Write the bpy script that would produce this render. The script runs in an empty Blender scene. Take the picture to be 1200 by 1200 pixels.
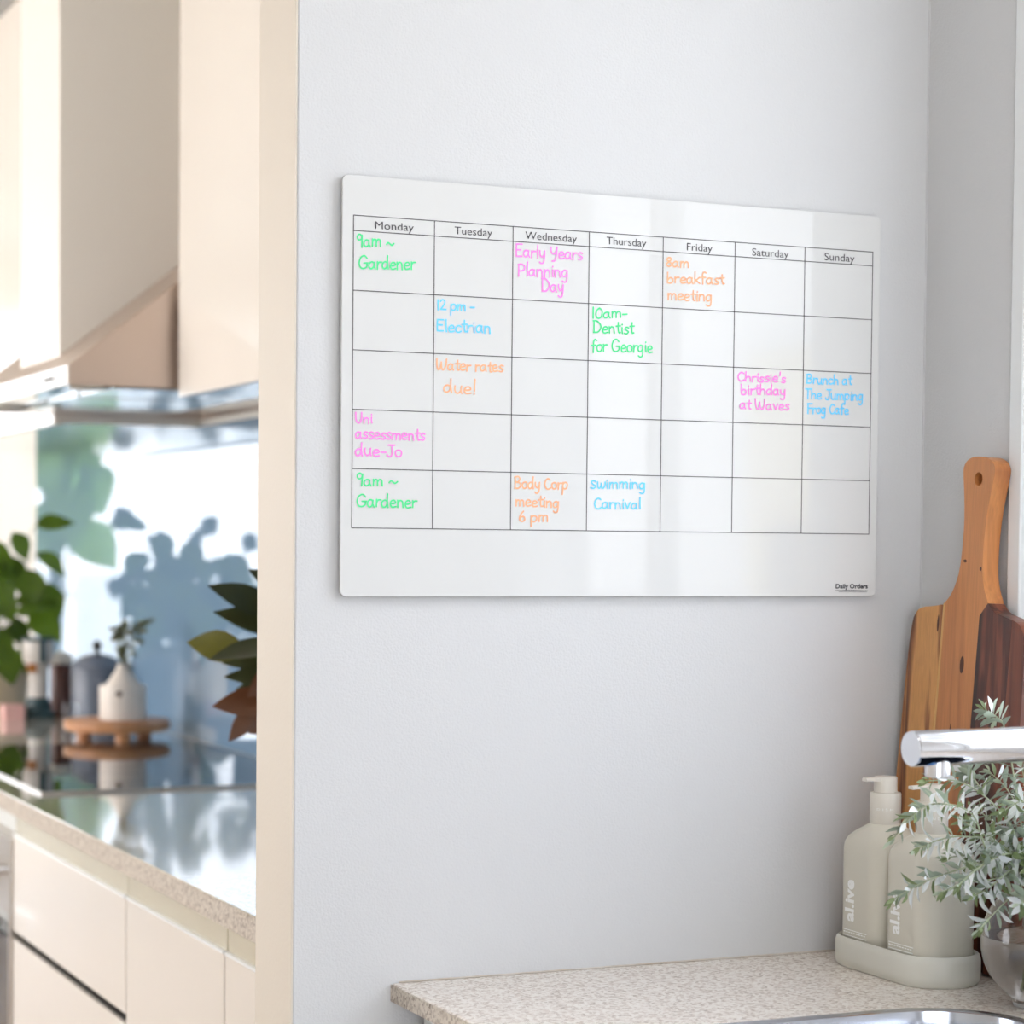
import bpy, bmesh, math, random
from mathutils import Vector, Matrix, noise
from mathutils import geometry as mgeo
R_ = math.radians
SC = bpy.context.scene
COL = SC.collection

# ------------------------------------------------------------ camera, exposure, sky, lights
def setup():
    cd = bpy.data.cameras.new('camera'); cam = bpy.data.objects.new('camera', cd); COL.objects.link(cam)
    f, yaw, p, r = 2687.0953, .4194, -.0362, .0089
    cy, sy = math.cos(yaw), math.sin(yaw); cp, sp = math.cos(p), math.sin(p); cr, sr = math.cos(r), math.sin(r)
    F = Vector((sy*cp, cy*cp, sp)); Rt = Vector((cy, -sy, 0)); U = Rt.cross(F)
    a = cr*Rt+sr*U; b = -sr*Rt+cr*U
    m = Matrix((a, b, -F)).transposed().to_4x4(); m.translation = Vector((-.74567, -2.04832, 1.33185))
    cam.matrix_world = m
    cd.sensor_width = 36; cd.sensor_fit = 'HORIZONTAL'; cd.lens = 36*f/1200; cd.shift_y = 138.994/1200
    cd.clip_start = .05; cd.clip_end = 200
    cd.dof.use_dof = True; cd.dof.focus_distance = 2.25; cd.dof.aperture_fstop = 6.2
    SC.camera = cam
    v = SC.view_settings; v.view_transform = 'Standard'; v.look = 'None'; v.exposure = 0.08; v.gamma = 1; v.use_curve_mapping = False
    w = bpy.data.worlds.new('sky'); SC.world = w; w.use_nodes = True; nt = w.node_tree
    bg = nt.nodes['Background']; tc = nt.nodes.new('ShaderNodeTexCoord'); sx = nt.nodes.new('ShaderNodeSeparateXYZ')
    rp = nt.nodes.new('ShaderNodeValToRGB'); nt.links.new(tc.outputs['Generated'], sx.inputs[0]); nt.links.new(sx.outputs['Z'], rp.inputs[0])
    rp.color_ramp.elements[0].color = (.91, .945, 1, 1); rp.color_ramp.elements[1].color = (.66, .78, 1, 1)
    nt.links.new(rp.outputs[0], bg.inputs[0]); bg.inputs[1].default_value = 4.7
    def area(name, loc, rot, sx_, sy_, power, col, portal=False):
        l = bpy.data.lights.new(name, 'AREA'); l.shape = 'RECTANGLE'; l.size = sx_; l.size_y = sy_; l.energy = power; l.color = col
        if portal: l.cycles.is_portal = True
        o = bpy.data.objects.new(name, l); o.location = loc; o.rotation_euler = rot; COL.objects.link(o); return o
    # warm daylight through the long kitchen window in the left wall
    area('kitchen_window_daylight', (-2.93, 3.6, 1.9), (0, R_(-94), 0), .85, 3.9, 50, (1, .86, .74))
    # added frontal fill light, placed at the unseen glazed door behind the camera
    area('terrace_side_fill', (-1.2, -3.9, 1.25), (R_(90), 0, 0), 2.4, 2.1, 1, (1, .98, .96))
    area('added_top_light', (.20, -1.10, 2.600), (0, 0, 0), .30, .30, 5.0, (1, .97, .93))  # added lamp, a guess to give the foliage and tap top light
    sl = bpy.data.lights.new('sun', 'SUN'); sl.energy = 3; sl.angle = R_(.6); sl.color = (1, .88, .72)
    so = bpy.data.objects.new('sun', sl); COL.objects.link(so)
    so.rotation_euler = Vector((.35, -.62, -.95)).to_track_quat('-Z', 'Y').to_euler()
setup()

# ------------------------------------------------------------ helpers
def s2l(c):
    return tuple((x/255/12.92 if x/255 <= .04045 else ((x/255+.055)/1.055)**2.4) for x in c)
def mat(name, rgb, rough=.5, metal=0, noise_amt=0, scale=20, bump=0, bscale=200, coat=0, ior=1.5, trans=0, sss=0, spec=None, rgb2=None, aniso=0):
    m = bpy.data.materials.new(name); m.use_nodes = True; nt = m.node_tree; b = nt.nodes['Principled BSDF']
    c = s2l(rgb); b.inputs['Base Color'].default_value = (*c, 1)
    b.inputs['Roughness'].default_value = rough; b.inputs['Metallic'].default_value = metal; b.inputs['IOR'].default_value = ior
    b.inputs['Coat Weight'].default_value = coat; b.inputs['Coat Roughness'].default_value = .03
    b.inputs['Transmission Weight'].default_value = trans
    if spec is not None: b.inputs['Specular IOR Level'].default_value = spec
    tc = nt.nodes.new('ShaderNodeTexCoord')
    if noise_amt or rgb2:
        n = nt.nodes.new('ShaderNodeTexNoise'); n.inputs['Scale'].default_value = scale; n.inputs['Detail'].default_value = 5
        nt.links.new(tc.outputs['Object'], n.inputs['Vector'])
        rp = nt.nodes.new('ShaderNodeValToRGB'); nt.links.new(n.outputs[0], rp.inputs[0])
        c2 = s2l(rgb2) if rgb2 else tuple(x*(1-noise_amt) for x in c)
        rp.color_ramp.elements[0].position = .3; rp.color_ramp.elements[1].position = .7
        rp.color_ramp.elements[0].color = (*c2, 1); rp.color_ramp.elements[1].color = (*c, 1)
        nt.links.new(rp.outputs[0], b.inputs['Base Color'])
    if bump:
        n2 = nt.nodes.new('ShaderNodeTexNoise'); n2.inputs['Scale'].default_value = bscale; n2.inputs['Detail'].default_value = 3
        nt.links.new(tc.outputs['Object'], n2.inputs['Vector'])
        bp_ = nt.nodes.new('ShaderNodeBump'); bp_.inputs['Strength'].default_value = bump; bp_.inputs['Distance'].default_value = .002
        nt.links.new(n2.outputs[0], bp_.inputs['Height']); nt.links.new(bp_.outputs[0], b.inputs['Normal'])
    return m
def thin_glass(name, tint=(255, 255, 255), refl=1.0):
    m = bpy.data.materials.new(name); m.use_nodes = True; nt = m.node_tree; nt.nodes.clear()
    o = nt.nodes.new('ShaderNodeOutputMaterial'); mx = nt.nodes.new('ShaderNodeMixShader'); t = nt.nodes.new('ShaderNodeBsdfTransparent')
    g = nt.nodes.new('ShaderNodeBsdfGlossy'); fr = nt.nodes.new('ShaderNodeFresnel'); fr.inputs[0].default_value = 1.45
    g.inputs['Roughness'].default_value = .02; t.inputs[0].default_value = (*s2l(tint), 1)
    ge = nt.nodes.new('ShaderNodeNewGeometry'); iv = nt.nodes.new('ShaderNodeMath'); iv.operation = 'SUBTRACT'; iv.inputs[0].default_value = 1
    ml = nt.nodes.new('ShaderNodeMath'); ml.operation = 'MULTIPLY'; nt.links.new(ge.outputs['Backfacing'], iv.inputs[1])
    nt.links.new(fr.outputs[0], ml.inputs[0]); nt.links.new(iv.outputs[0], ml.inputs[1])
    nt.links.new(ml.outputs[0], mx.inputs[0]); nt.links.new(t.outputs[0], mx.inputs[1]); nt.links.new(g.outputs[0], mx.inputs[2])
    nt.links.new(mx.outputs[0], o.inputs[0]); return m
def leaf_mat(name, top, under, rough=.45, transl=.25, n=.25):
    m = bpy.data.materials.new(name); m.use_nodes = True; nt = m.node_tree; b = nt.nodes['Principled BSDF']; out = nt.nodes['Material Output']
    g = nt.nodes.new('ShaderNodeNewGeometry'); tc = nt.nodes.new('ShaderNodeTexCoord'); no = nt.nodes.new('ShaderNodeTexNoise'); no.inputs['Scale'].default_value = 30
    oi = nt.nodes.new('ShaderNodeObjectInfo')
    nt.links.new(tc.outputs['Object'], no.inputs['Vector'])
    mx = nt.nodes.new('ShaderNodeMix'); mx.data_type = 'RGBA'; nt.links.new(g.outputs['Backfacing'], mx.inputs[0])
    mx.inputs[6].default_value = (*s2l(top), 1); mx.inputs[7].default_value = (*s2l(under), 1)
    hsv = nt.nodes.new('ShaderNodeHueSaturation'); nt.links.new(mx.outputs[2], hsv.inputs['Color'])
    ad = nt.nodes.new('ShaderNodeMath'); ad.operation = 'ADD'; nt.links.new(no.outputs[0], ad.inputs[0]); nt.links.new(oi.outputs['Random'], ad.inputs[1])
    mr = nt.nodes.new('ShaderNodeMapRange'); mr.inputs['From Min'].default_value = .3; mr.inputs['From Max'].default_value = 1.5
    mr.inputs['To Min'].default_value = 1-n; mr.inputs['To Max'].default_value = 1+n
    nt.links.new(ad.outputs[0], mr.inputs[0]); nt.links.new(mr.outputs[0], hsv.inputs['Value'])
    nt.links.new(hsv.outputs[0], b.inputs['Base Color']); b.inputs['Roughness'].default_value = rough
    tr = nt.nodes.new('ShaderNodeBsdfTranslucent'); nt.links.new(hsv.outputs[0], tr.inputs[0])
    ms = nt.nodes.new('ShaderNodeMixShader'); ms.inputs[0].default_value = transl
    nt.links.new(b.outputs[0], ms.inputs[1]); nt.links.new(tr.outputs[0], ms.inputs[2]); nt.links.new(ms.outputs[0], out.inputs[0])
    return m
def wood_mat(name, c1, c2, c3=None, scale=9, stretch=.06, rough=.35, axis=2, detail=6, lo=.35, hi=.65, coat=.15):
    m = bpy.data.materials.new(name); m.use_nodes = True; nt = m.node_tree; b = nt.nodes['Principled BSDF']
    tc = nt.nodes.new('ShaderNodeTexCoord'); mp = nt.nodes.new('ShaderNodeMapping'); s = [1, 1, 1]; s[axis] = stretch; mp.inputs['Scale'].default_value = s
    nt.links.new(tc.outputs['Object'], mp.inputs[0]); n = nt.nodes.new('ShaderNodeTexNoise'); n.inputs['Scale'].default_value = scale
    n.inputs['Detail'].default_value = 3; n.inputs['Distortion'].default_value = .6; nt.links.new(mp.outputs[0], n.inputs['Vector'])
    rp = nt.nodes.new('ShaderNodeValToRGB'); nt.links.new(n.outputs[0], rp.inputs[0]); e = rp.color_ramp.elements
    e[0].position = lo; e[1].position = hi; e[0].color = (*s2l(c1), 1); e[1].color = (*s2l(c2), 1)
    if c3: q = e.new((lo+hi)/2); q.color = (*s2l(c3), 1)
    f = nt.nodes.new('ShaderNodeTexNoise'); f.inputs['Scale'].default_value = scale*14; f.inputs['Detail'].default_value = detail; nt.links.new(mp.outputs[0], f.inputs['Vector'])
    mr = nt.nodes.new('ShaderNodeMapRange'); mr.inputs['To Min'].default_value = .72; mr.inputs['To Max'].default_value = 1.2; nt.links.new(f.outputs[0], mr.inputs[0])
    hs = nt.nodes.new('ShaderNodeHueSaturation'); nt.links.new(rp.outputs[0], hs.inputs['Color']); nt.links.new(mr.outputs[0], hs.inputs['Value'])
    nt.links.new(hs.outputs[0], b.inputs['Base Color']); b.inputs['Roughness'].default_value = rough; b.inputs['Coat Weight'].default_value = coat
    return m
def stone_mat(name, cols, scale, rough, bump=.05, ior=1.5):
    m = bpy.data.materials.new(name); m.use_nodes = True; nt = m.node_tree; b = nt.nodes['Principled BSDF']
    tc = nt.nodes.new('ShaderNodeTexCoord'); v = nt.nodes.new('ShaderNodeTexVoronoi'); v.inputs['Scale'].default_value = scale
    n = nt.nodes.new('ShaderNodeTexNoise'); n.inputs['Scale'].default_value = scale*.9; n.inputs['Detail'].default_value = 4
    nt.links.new(tc.outputs['Object'], v.inputs['Vector']); nt.links.new(tc.outputs['Object'], n.inputs['Vector'])
    b.inputs['IOR'].default_value = ior
    if ior > 1.6: b.inputs['Coat Weight'].default_value = .9; b.inputs['Coat Roughness'].default_value = .055; b.inputs['Coat IOR'].default_value = 1.6
    sp = nt.nodes.new('ShaderNodeSeparateColor'); nt.links.new(v.outputs['Color'], sp.inputs[0])
    mx = nt.nodes.new('ShaderNodeMath'); mx.operation = 'ADD'; nt.links.new(sp.outputs[0], mx.inputs[0]); nt.links.new(n.outputs[0], mx.inputs[1])
    mu = nt.nodes.new('ShaderNodeMath'); mu.operation = 'MULTIPLY'; mu.inputs[1].default_value = .6; nt.links.new(mx.outputs[0], mu.inputs[0])
    rp = nt.nodes.new('ShaderNodeValToRGB'); nt.links.new(mu.outputs[0], rp.inputs[0]); e = rp.color_ramp.elements
    pos = [.18, .3, .5, .72]
    e[0].position = pos[0]; e[0].color = (*s2l(cols[0]), 1); e[1].position = pos[3]; e[1].color = (*s2l(cols[3]), 1)
    for k in (1, 2): q = e.new(pos[k]); q.color = (*s2l(cols[k]), 1)
    nt.links.new(rp.outputs[0], b.inputs['Base Color']); b.inputs['Roughness'].default_value = rough
    bp_ = nt.nodes.new('ShaderNodeBump'); bp_.inputs['Strength'].default_value = bump; bp_.inputs['Distance'].default_value = .001
    nt.links.new(n.outputs[0], bp_.inputs['Height']); nt.links.new(bp_.outputs[0], b.inputs['Normal'])
    return m

def link(name, me, m, parent=None, kind=None, label=None):
    o = bpy.data.objects.new(name, me); COL.objects.link(o)
    if m is not None and not me.materials: me.materials.append(m)
    if parent is not None: o.parent = parent
    if kind: o['kind'] = kind
    if label: o['label'] = label
    return o
def fin(bm, name, m, parent=None, smooth=False, bevel=0, seg=2, kind=None, label=None, recalc=True):
    if recalc: bmesh.ops.recalc_face_normals(bm, faces=bm.faces)
    me = bpy.data.meshes.new(name); bm.to_mesh(me); bm.free()
    if smooth:
        me.polygons.foreach_set('use_smooth', [True]*len(me.polygons))
        try: me.set_sharp_from_angle(angle=R_(40))
        except Exception: pass
    o = link(name, me, m, parent, kind, label)
    if bevel:
        md = o.modifiers.new('bevel', 'BEVEL'); md.width = bevel; md.segments = seg; md.limit_method = 'ANGLE'; md.angle_limit = R_(35)
    return o
def thing(name, label, cat, loc=(0, 0, 0), rz=0, group=None):
    o = bpy.data.objects.new(name, None); COL.objects.link(o); o.location = loc; o.rotation_euler = (0, 0, rz)
    o.empty_display_size = .05; o['label'] = label; o['category'] = cat
    if group: o['group'] = group
    return o
def tag(o, label, cat, group=None):
    o['label'] = label; o['category'] = cat
    if group: o['group'] = group
    return o
def abox(bm, x0, x1, y0, y1, z0, z1):
    v = [bm.verts.new(p) for p in ((x0,y0,z0),(x1,y0,z0),(x1,y1,z0),(x0,y1,z0),(x0,y0,z1),(x1,y0,z1),(x1,y1,z1),(x0,y1,z1))]
    for f in ((3,2,1,0),(4,5,6,7),(0,1,5,4),(1,2,6,5),(2,3,7,6),(3,0,4,7)): bm.faces.new([v[i] for i in f])
def box(name, m, x0, x1, y0, y1, z0, z1, parent=None, bevel=0, kind=None, label=None, smooth=False):
    bm = bmesh.new(); abox(bm, x0, x1, y0, y1, z0, z1)
    return fin(bm, name, m, parent, bevel=bevel, kind=kind, label=label, smooth=smooth)
def lathe(name, m, prof, parent=None, n=40, loc=(0, 0, 0), cap=True, sx=1, sy=1, label=None, kind=None):
    bm = bmesh.new(); rings = []
    for r, z in prof:
        rings.append([bm.verts.new((loc[0]+r*math.cos(2*math.pi*i/n)*sx, loc[1]+r*math.sin(2*math.pi*i/n)*sy, loc[2]+z)) for i in range(n)])
    for a, b in zip(rings, rings[1:]):
        for i in range(n): bm.faces.new((a[i], a[(i+1)%n], b[(i+1)%n], b[i]))
    if cap:
        if prof[0][0] > 1e-5: bm.faces.new(list(reversed(rings[0])))
        if prof[-1][0] > 1e-5: bm.faces.new(rings[-1])
    bmesh.ops.remove_doubles(bm, verts=bm.verts, dist=1e-6)
    return fin(bm, name, m, parent, smooth=True, label=label, kind=kind)
def loft(name, m, sections, parent=None, cap=True, label=None):
    # sections: list of lists of 3-D points with equal counts
    bm = bmesh.new(); R = [[bm.verts.new(p) for p in s] for s in sections]; n = len(R[0])
    for a, b in zip(R, R[1:]):
        for i in range(n): bm.faces.new((a[i], a[(i+1)%n], b[(i+1)%n], b[i]))
    if cap: bm.faces.new(list(reversed(R[0]))); bm.faces.new(R[-1])
    return fin(bm, name, m, parent, smooth=True, label=label)
def rrect(cx, cy, hx, hy, r, z, n=8):
    pts = []
    for (sx_, sy_, a0) in ((1, 1, 0), (-1, 1, 90), (-1, -1, 180), (1, -1, 270)):
        for i in range(n+1):
            a = R_(a0+90*i/n); pts.append((cx+sx_*(hx-r)+r*math.cos(a), cy+sy_*(hy-r)+r*math.sin(a), z))
    return pts
def catmull(pts, k=6):
    pts = [Vector(p) for p in pts]
    if len(pts) < 3: return [pts[0].lerp(pts[-1], i/k) for i in range(k+1)]
    P = [pts[0]*2-pts[1]]+pts+[pts[-1]*2-pts[-2]]; out = []
    for i in range(1, len(P)-2):
        a, b, c, d = P[i-1], P[i], P[i+1], P[i+2]
        for j in range(k):
            t = j/k; out.append(.5*((2*b)+(c-a)*t+(2*a-5*b+4*c-d)*t*t+(3*b-a-3*c+d)*t**3))
    out.append(pts[-1]); return out
def add_tube(bm, pts, r0, r1=None, n=6):
    r1 = r0 if r1 is None else r1; rings = []; N = len(pts); up = Vector((.3, .2, 1)).normalized()
    for i, p in enumerate(pts):
        t = (pts[min(i+1, N-1)]-pts[max(i-1, 0)]).normalized(); s = t.cross(up)
        if s.length < .05: s = t.cross(Vector((1, 0, 0)))
        s.normalize(); u = s.cross(t); r = r0+(r1-r0)*i/max(1, N-1)
        rings.append([bm.verts.new(p+(s*math.cos(2*math.pi*k/n)+u*math.sin(2*math.pi*k/n))*r) for k in range(n)])
    for a, b in zip(rings, rings[1:]):
        for k in range(n): bm.faces.new((a[k], a[(k+1)%n], b[(k+1)%n], b[k]))
    bm.faces.new(list(reversed(rings[0]))); bm.faces.new(rings[-1])
def tube(name, m, pts, r0, r1=None, n=6, parent=None, label=None):
    bm = bmesh.new(); add_tube(bm, [Vector(p) for p in pts], r0, r1, n); return fin(bm, name, m, parent, smooth=True, label=label)
def leaf_mesh(name, L, W, cup=.15, curl=.2, m=None, n=5, tip=1.0, fold=.25, base=.5):
    # leaf along +X, facing +Z; width profile peaks at `base`; three columns wide plus rims
    bm = bmesh.new(); rows = []
    for i in range(n+1):
        t = i/n; w = W*.5*(math.sin(math.pi*min(1, max(0, t))**(math.log(.5)/math.log(base))) if 0 < t < 1 else 0)**(.8 if tip < 1 else 1.0)
        z = -curl*L*t*t; x = L*t
        if i in (0, n): rows.append([bm.verts.new((x, 0, z))])
        else: rows.append([bm.verts.new((x, -w, z+fold*w)), bm.verts.new((x, 0, z)), bm.verts.new((x, w, z+fold*w))])
    for a, b in zip(rows, rows[1:]):
        if len(a) == 1: bm.faces.new((a[0], b[1], b[2])) ; bm.faces.new((a[0], b[0], b[1]))
        elif len(b) == 1: bm.faces.new((a[0], b[0], a[1])); bm.faces.new((a[1], b[0], a[2]))
        else: bm.faces.new((a[0], b[0], b[1], a[1])); bm.faces.new((a[1], b[1], b[2], a[2]))
    for f in bm.faces:
        f.smooth = True; f.normal_update()
        if f.normal.z < 0: f.normal_flip()
    me = bpy.data.meshes.new(name); bm.to_mesh(me); bm.free()
    if m: me.materials.append(m)
    return me
def orient(pos, d, nrm, s=1.0):
    d = Vector(d).normalized(); nrm = Vector(nrm); y = nrm.cross(d)
    if y.length < 1e-3: y = Vector((0, 1, 0)).cross(d)
    y.normalize(); z = d.cross(y)
    m = Matrix((d*s, y*s, z*s)).transposed().to_4x4(); m.translation = Vector(pos); return m
def leaf(me, M, parent, name='leaf'):
    o = bpy.data.objects.new(name, me); COL.objects.link(o); o.parent = parent; o.matrix_local = M; return o

# ------------------------------------------------------------ materials
M = dict(
 wall=mat('painted_wall', (213, 213, 213), .38, bump=.25, bscale=420, spec=.35),
 wallk=mat('kitchen_wall_paint', (236, 232, 224), .6, bump=.1, bscale=300),
 ceil=mat('ceiling_paint', (240, 240, 238), .8),
 trim=mat('white_trim_gloss', (236, 238, 238), .3),
 floor=wood_mat('timber_floor', (158, 138, 118), (196, 178, 158), scale=6, stretch=.1, axis=1, rough=.4),
 acrylic=mat('white_acrylic', (219, 219, 217), .04, ior=1.42, coat=.0),
 acrylic_edge=mat('acrylic_edge', (232, 229, 222), .25),
 steel=mat('brushed_steel', (205, 198, 190), .28, metal=1, bump=.05, bscale=300),
 under=mat('polished_underside', (226, 226, 224), .06, metal=1),
 steel_side=mat('hood_steel', (200, 182, 168), .33, metal=.85, bump=.04, bscale=300),
 chimney=mat('chimney_steel', (240, 236, 228), .4, metal=.1),
 chrome=mat('chrome', (235, 236, 240), .05, metal=1),
 sinksteel=mat('sink_steel', (196, 200, 208), .16, metal=1),
 gap=mat('dark_gap', (40, 36, 32), .8),
 cabinet=mat('cabinet_laminate', (232, 225, 215), .16, spec=.6),
 cabrail=mat('finger_rail', (214, 208, 188), .25, metal=.25),
 stone=stone_mat('speckled_stone', [(148, 128, 110), (192, 176, 161), (225, 213, 201), (242, 235, 226)], 330, .34),
 stonek=stone_mat('polished_stone', [(150, 134, 112), (194, 180, 158), (226, 214, 194), (240, 232, 214)], 260, .07, .01, 1.85),
 stonedge=stone_mat('stone_edge', [(110, 94, 80), (150, 136, 122), (184, 172, 158), (208, 198, 184)], 330, .5),
 blackglass=mat('black_ceramic_glass', (16, 18, 20), .03, ior=1.6),
 splash=mat('blue_grey_backpainted_glass', (122, 150, 176), .02, ior=1.85),
 blacktrim=mat('dark_trim', (42, 40, 40), .4),
 cream=mat('cream_plastic', (228, 221, 208), .32),
 bottle=mat('putty_plastic', (212, 206, 190), .3, spec=.5),
 tray=mat('matt_putty_ceramic', (214, 211, 199), .42),
 wprint=mat('white_print', (252, 252, 248), .5),
 pgrid=mat('grid_print', (66, 60, 62), .4),
 phead=mat('heading_print', (66, 62, 66), .4),
 logo=mat('logo_print', (36, 38, 46), .4),
 amber=mat('amber_tray_wood', (180, 120, 70), .5),
 leafs=leaf_mat('sage_leaf', (240, 242, 240), (160, 172, 152), .45, .18, .25),  # pale tops and darker undersides also put shading contrast into the leaf colour
 leafg=leaf_mat('sage_leaf_green', (136, 150, 104), (186, 196, 170), .5, .25, .2),
 stems=mat('sage_stem', (190, 198, 168), .6, rgb2=(150, 156, 124), scale=60),
 magl=leaf_mat('magnolia_leaf', (58, 66, 36), (112, 72, 48), .3, .08, .3),
 magu=leaf_mat('magnolia_young_leaf', (112, 108, 30), (150, 104, 50), .3, .15, .2),
 magstem=mat('magnolia_twig', (112, 92, 44), .6, rgb2=(80, 66, 36)),
 pil=leaf_mat('pothos_leaf', (96, 124, 34), (128, 142, 60), .35, .35, .35),
 pilstem=mat('pothos_stem', (96, 104, 44), .6),
 euc=leaf_mat('gum_leaf', (52, 68, 62), (60, 76, 70), .5, .05, .2),
 big=leaf_mat('big_tropical_leaf', (150, 190, 104), (160, 196, 112), .4, .5, .1),
 dried=leaf_mat('dried_leaf', (112, 116, 84), (130, 128, 100), .7, .15, .2),
 soil=mat('soil', (60, 44, 34), .9, noise_amt=.4),
 pot=mat('cream_glazed_pot', (212, 196, 170), .35, noise_amt=.1, scale=8),
 teal=mat('teal_enamel', (40, 66, 72), .3),
 grind=mat('pale_grey_enamel', (198, 192, 184), .3),
 ambr=mat('amber_resin', (176, 110, 44), .3),
 brown=mat('brown_stoneware', (92, 48, 34), .3, noise_amt=.3, scale=20),
 kettle=mat('blue_grey_enamel', (98, 106, 120), .22, coat=.4),
 marble=mat('white_ceramic', (226, 216, 204), .4, noise_amt=.08, scale=18),
 darkspot=mat('dark_chip', (80, 56, 44), .6),
 trivet=wood_mat('trivet_wood', (186, 128, 84), (212, 158, 112), scale=9, axis=0, rough=.4),
 pink=mat('pink_card', (224, 176, 168), .6),
 darkwood=wood_mat('dark_table_wood', (52, 40, 34), (80, 62, 50), scale=8, axis=0),
 chair=mat('charcoal_fabric', (58, 64, 72), .8, bump=.1),
 fence=mat('pale_fence', (228, 230, 228), .7), yell=mat('yellow_render', (250, 236, 190), .8),
 paving=mat('pale_paving', (214, 210, 202), .8, noise_amt=.12, scale=3), hedge=mat('hedge', (92, 116, 70), .8, noise_amt=.5, scale=9),
 jamb=mat('beige_jamb_paint', (222, 212, 197), .5, bump=.1), glass=thin_glass('window_glass'), blue=mat('blue_film', (52, 102, 150), .4), bracket=mat('white_carcase', (222, 224, 220), .5),
 oven=mat('oven_glass', (30, 28, 30), .05, ior=1.6), silicone=mat('aged_silicone', (222, 216, 208), .5, rgb2=(196, 180, 162), scale=30),
)

# ------------------------------------------------------------ the setting (metres; the nook wall stands at Y = 0.009, worktops at Z = 0.91)
WX = .649
box('floor', M['floor'], -3.2, 1.0, -4.2, 8.3, -.1, 0, kind='structure')
box('ceiling', M['ceil'], -3.2, 1.0, -4.2, 8.3, 2.62, 2.75, kind='structure')
box('wall_back', M['wall'], -.0525, WX, .009, .121, 0, 2.62, kind='structure', bevel=.0015)
wr = bmesh.new()
WY0, WY1, WZ0, WZ1 = -1.19, -.165, 1.075, 2.3
abox(wr, WX, WX+.18, WY1, .121, 0, 2.62); abox(wr, WX, WX+.18, -4.2, WY0, 0, 2.62)
abox(wr, WX, WX+.18, WY0, WY1, 0, WZ0); abox(wr, WX, WX+.18, WY0, WY1, WZ1, 2.62)
fin(wr, 'wall_right', M['wall'], kind='structure')
box('wall_kitchen', M['wallk'], WX, WX+.18, .121, 8.3, 0, 2.62, kind='structure')
wl = bmesh.new()
abox(wl, -3.2, -3, -4.2, .6, 0, 2.62); abox(wl, -3.2, -3, 5.6, 8.3, 0, 2.62); abox(wl, -3.2, -3, .6, 5.6, 0, .8); abox(wl, -3.2, -3, .6, 5.6, 2.35, 2.62)
fin(wl, 'wall_left', M['wallk'], kind='structure')
wf = bmesh.new()
abox(wf, -3, -1.75, 8.0, 8.2, 0, 2.62); abox(wf, .25, .82, 8.0, 8.2, 0, 2.62); abox(wf, -1.75, .25, 8.0, 8.2, 2.35, 2.62)
fin(wf, 'wall_far', M['wallk'], kind='structure')
wb = bmesh.new()
abox(wb, -3, -2.45, -4.2, -4, 0, 2.62); abox(wb, .1, .82, -4.2, -4, 0, 2.62); abox(wb, -2.45, .1, -4.2, -4, 2.35, 2.62)
fin(wb, 'wall_front', M['wall'], kind='structure')
box('trim_3', M['jamb'], -.0545, -.0525, .0098, .1202, 0, 2.62, kind='structure', bevel=.0004)
# corner sealant bead, worktop joint
box('trim_1', M['wall'], WX-.0012, WX, .0078, .009, .91, 2.62, kind='structure')
box('trim_2', M['silicone'], .055, WX-.001,  .0070, .009, .91, .9116, kind='structure', bevel=.001)
# window above the sink
def window(name, m, frame_boxes, panes, **k):
    bm = bmesh.new()
    for b in frame_boxes: abox(bm, *b)
    o = fin(bm, name, m, kind='structure', bevel=.002)
    for p in panes: box('pane', M['glass'], *p, parent=o)
    return o
fx0, fx1 = WX-.004, WX+.07
ym = -.70
window('window_1', M['trim'], [(fx0, fx1, WY1-.003, WY1+.018, WZ0-.02, WZ1+.02), (fx0, fx1, WY0-.018, WY0+.003, WZ0-.02, WZ1+.02), (fx0, fx1, WY0, WY1, WZ0-.02, WZ0+.005), (fx0, fx1, WY0, WY1, WZ1-.004, WZ1+.02),
   (WX+.03, WX+.075, WY1-.125, WY1, WZ0, WZ1), (WX+.03, WX+.075, WY0, WY0+.045, WZ0, WZ1), (WX+.03, WX+.075, ym-.009, ym+.009, WZ0, WZ1),
   (WX+.03, WX+.075, WY0, WY1, WZ0, WZ0+.04), (WX+.03, WX+.075, WY0, WY1, WZ1-.04, WZ1)],
   [(WX+.05, WX+.053, WY0+.045, ym-.009, WZ0+.04, WZ1-.04), (WX+.05, WX+.053, ym+.009, WY1-.125, WZ0+.04, WZ1-.04)])
# long left kitchen window
fb = [(-3.06, -3.0, .6, 5.6, .8, .86), (-3.06, -3.0, .6, 5.6, 2.29, 2.35)]; pn = []
for i in range(5): fb.append((-3.06, -3.0, .6+i*1.235, .66+i*1.235, .86, 2.29))
for i in range(4): pn.append((-3.04, -3.036, .66+i*1.235, .6+(i+1)*1.235, .86, 2.29))
window('window_2', M['trim'], fb, pn)
# far glazed doors
fb = [(-1.75, .25, 8.04, 8.1, 2.29, 2.35), (-1.75, .25, 8.04, 8.1, 0, .03)]; pn = []
for x in (-1.75, -1.33, .19): fb.append((x, x+.06, 8.04, 8.1, .03, 2.29))
for x, w in ((-1.69, .36), (-1.27, 1.46)): pn.append((x, x+w, 8.065, 8.069, .03, 2.29))
window('door_1', M['trim'], fb, pn)
fb = [(-2.45, .1, -4.06, -4.0, 2.29, 2.35), (-2.45, .1, -4.06, -4.0, 0, .04)]; pn = []
for x in (-2.45, -1.61, -.77, .04): fb.append((x, x+.06, -4.06, -4.0, .04, 2.29))
for x in (-2.39, -1.55, -.71): pn.append((x, x+(.78 if x < -.8 else .75), -4.035, -4.031, .04, 2.29))
window('door_2', M['trim'], fb, pn)

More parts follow.
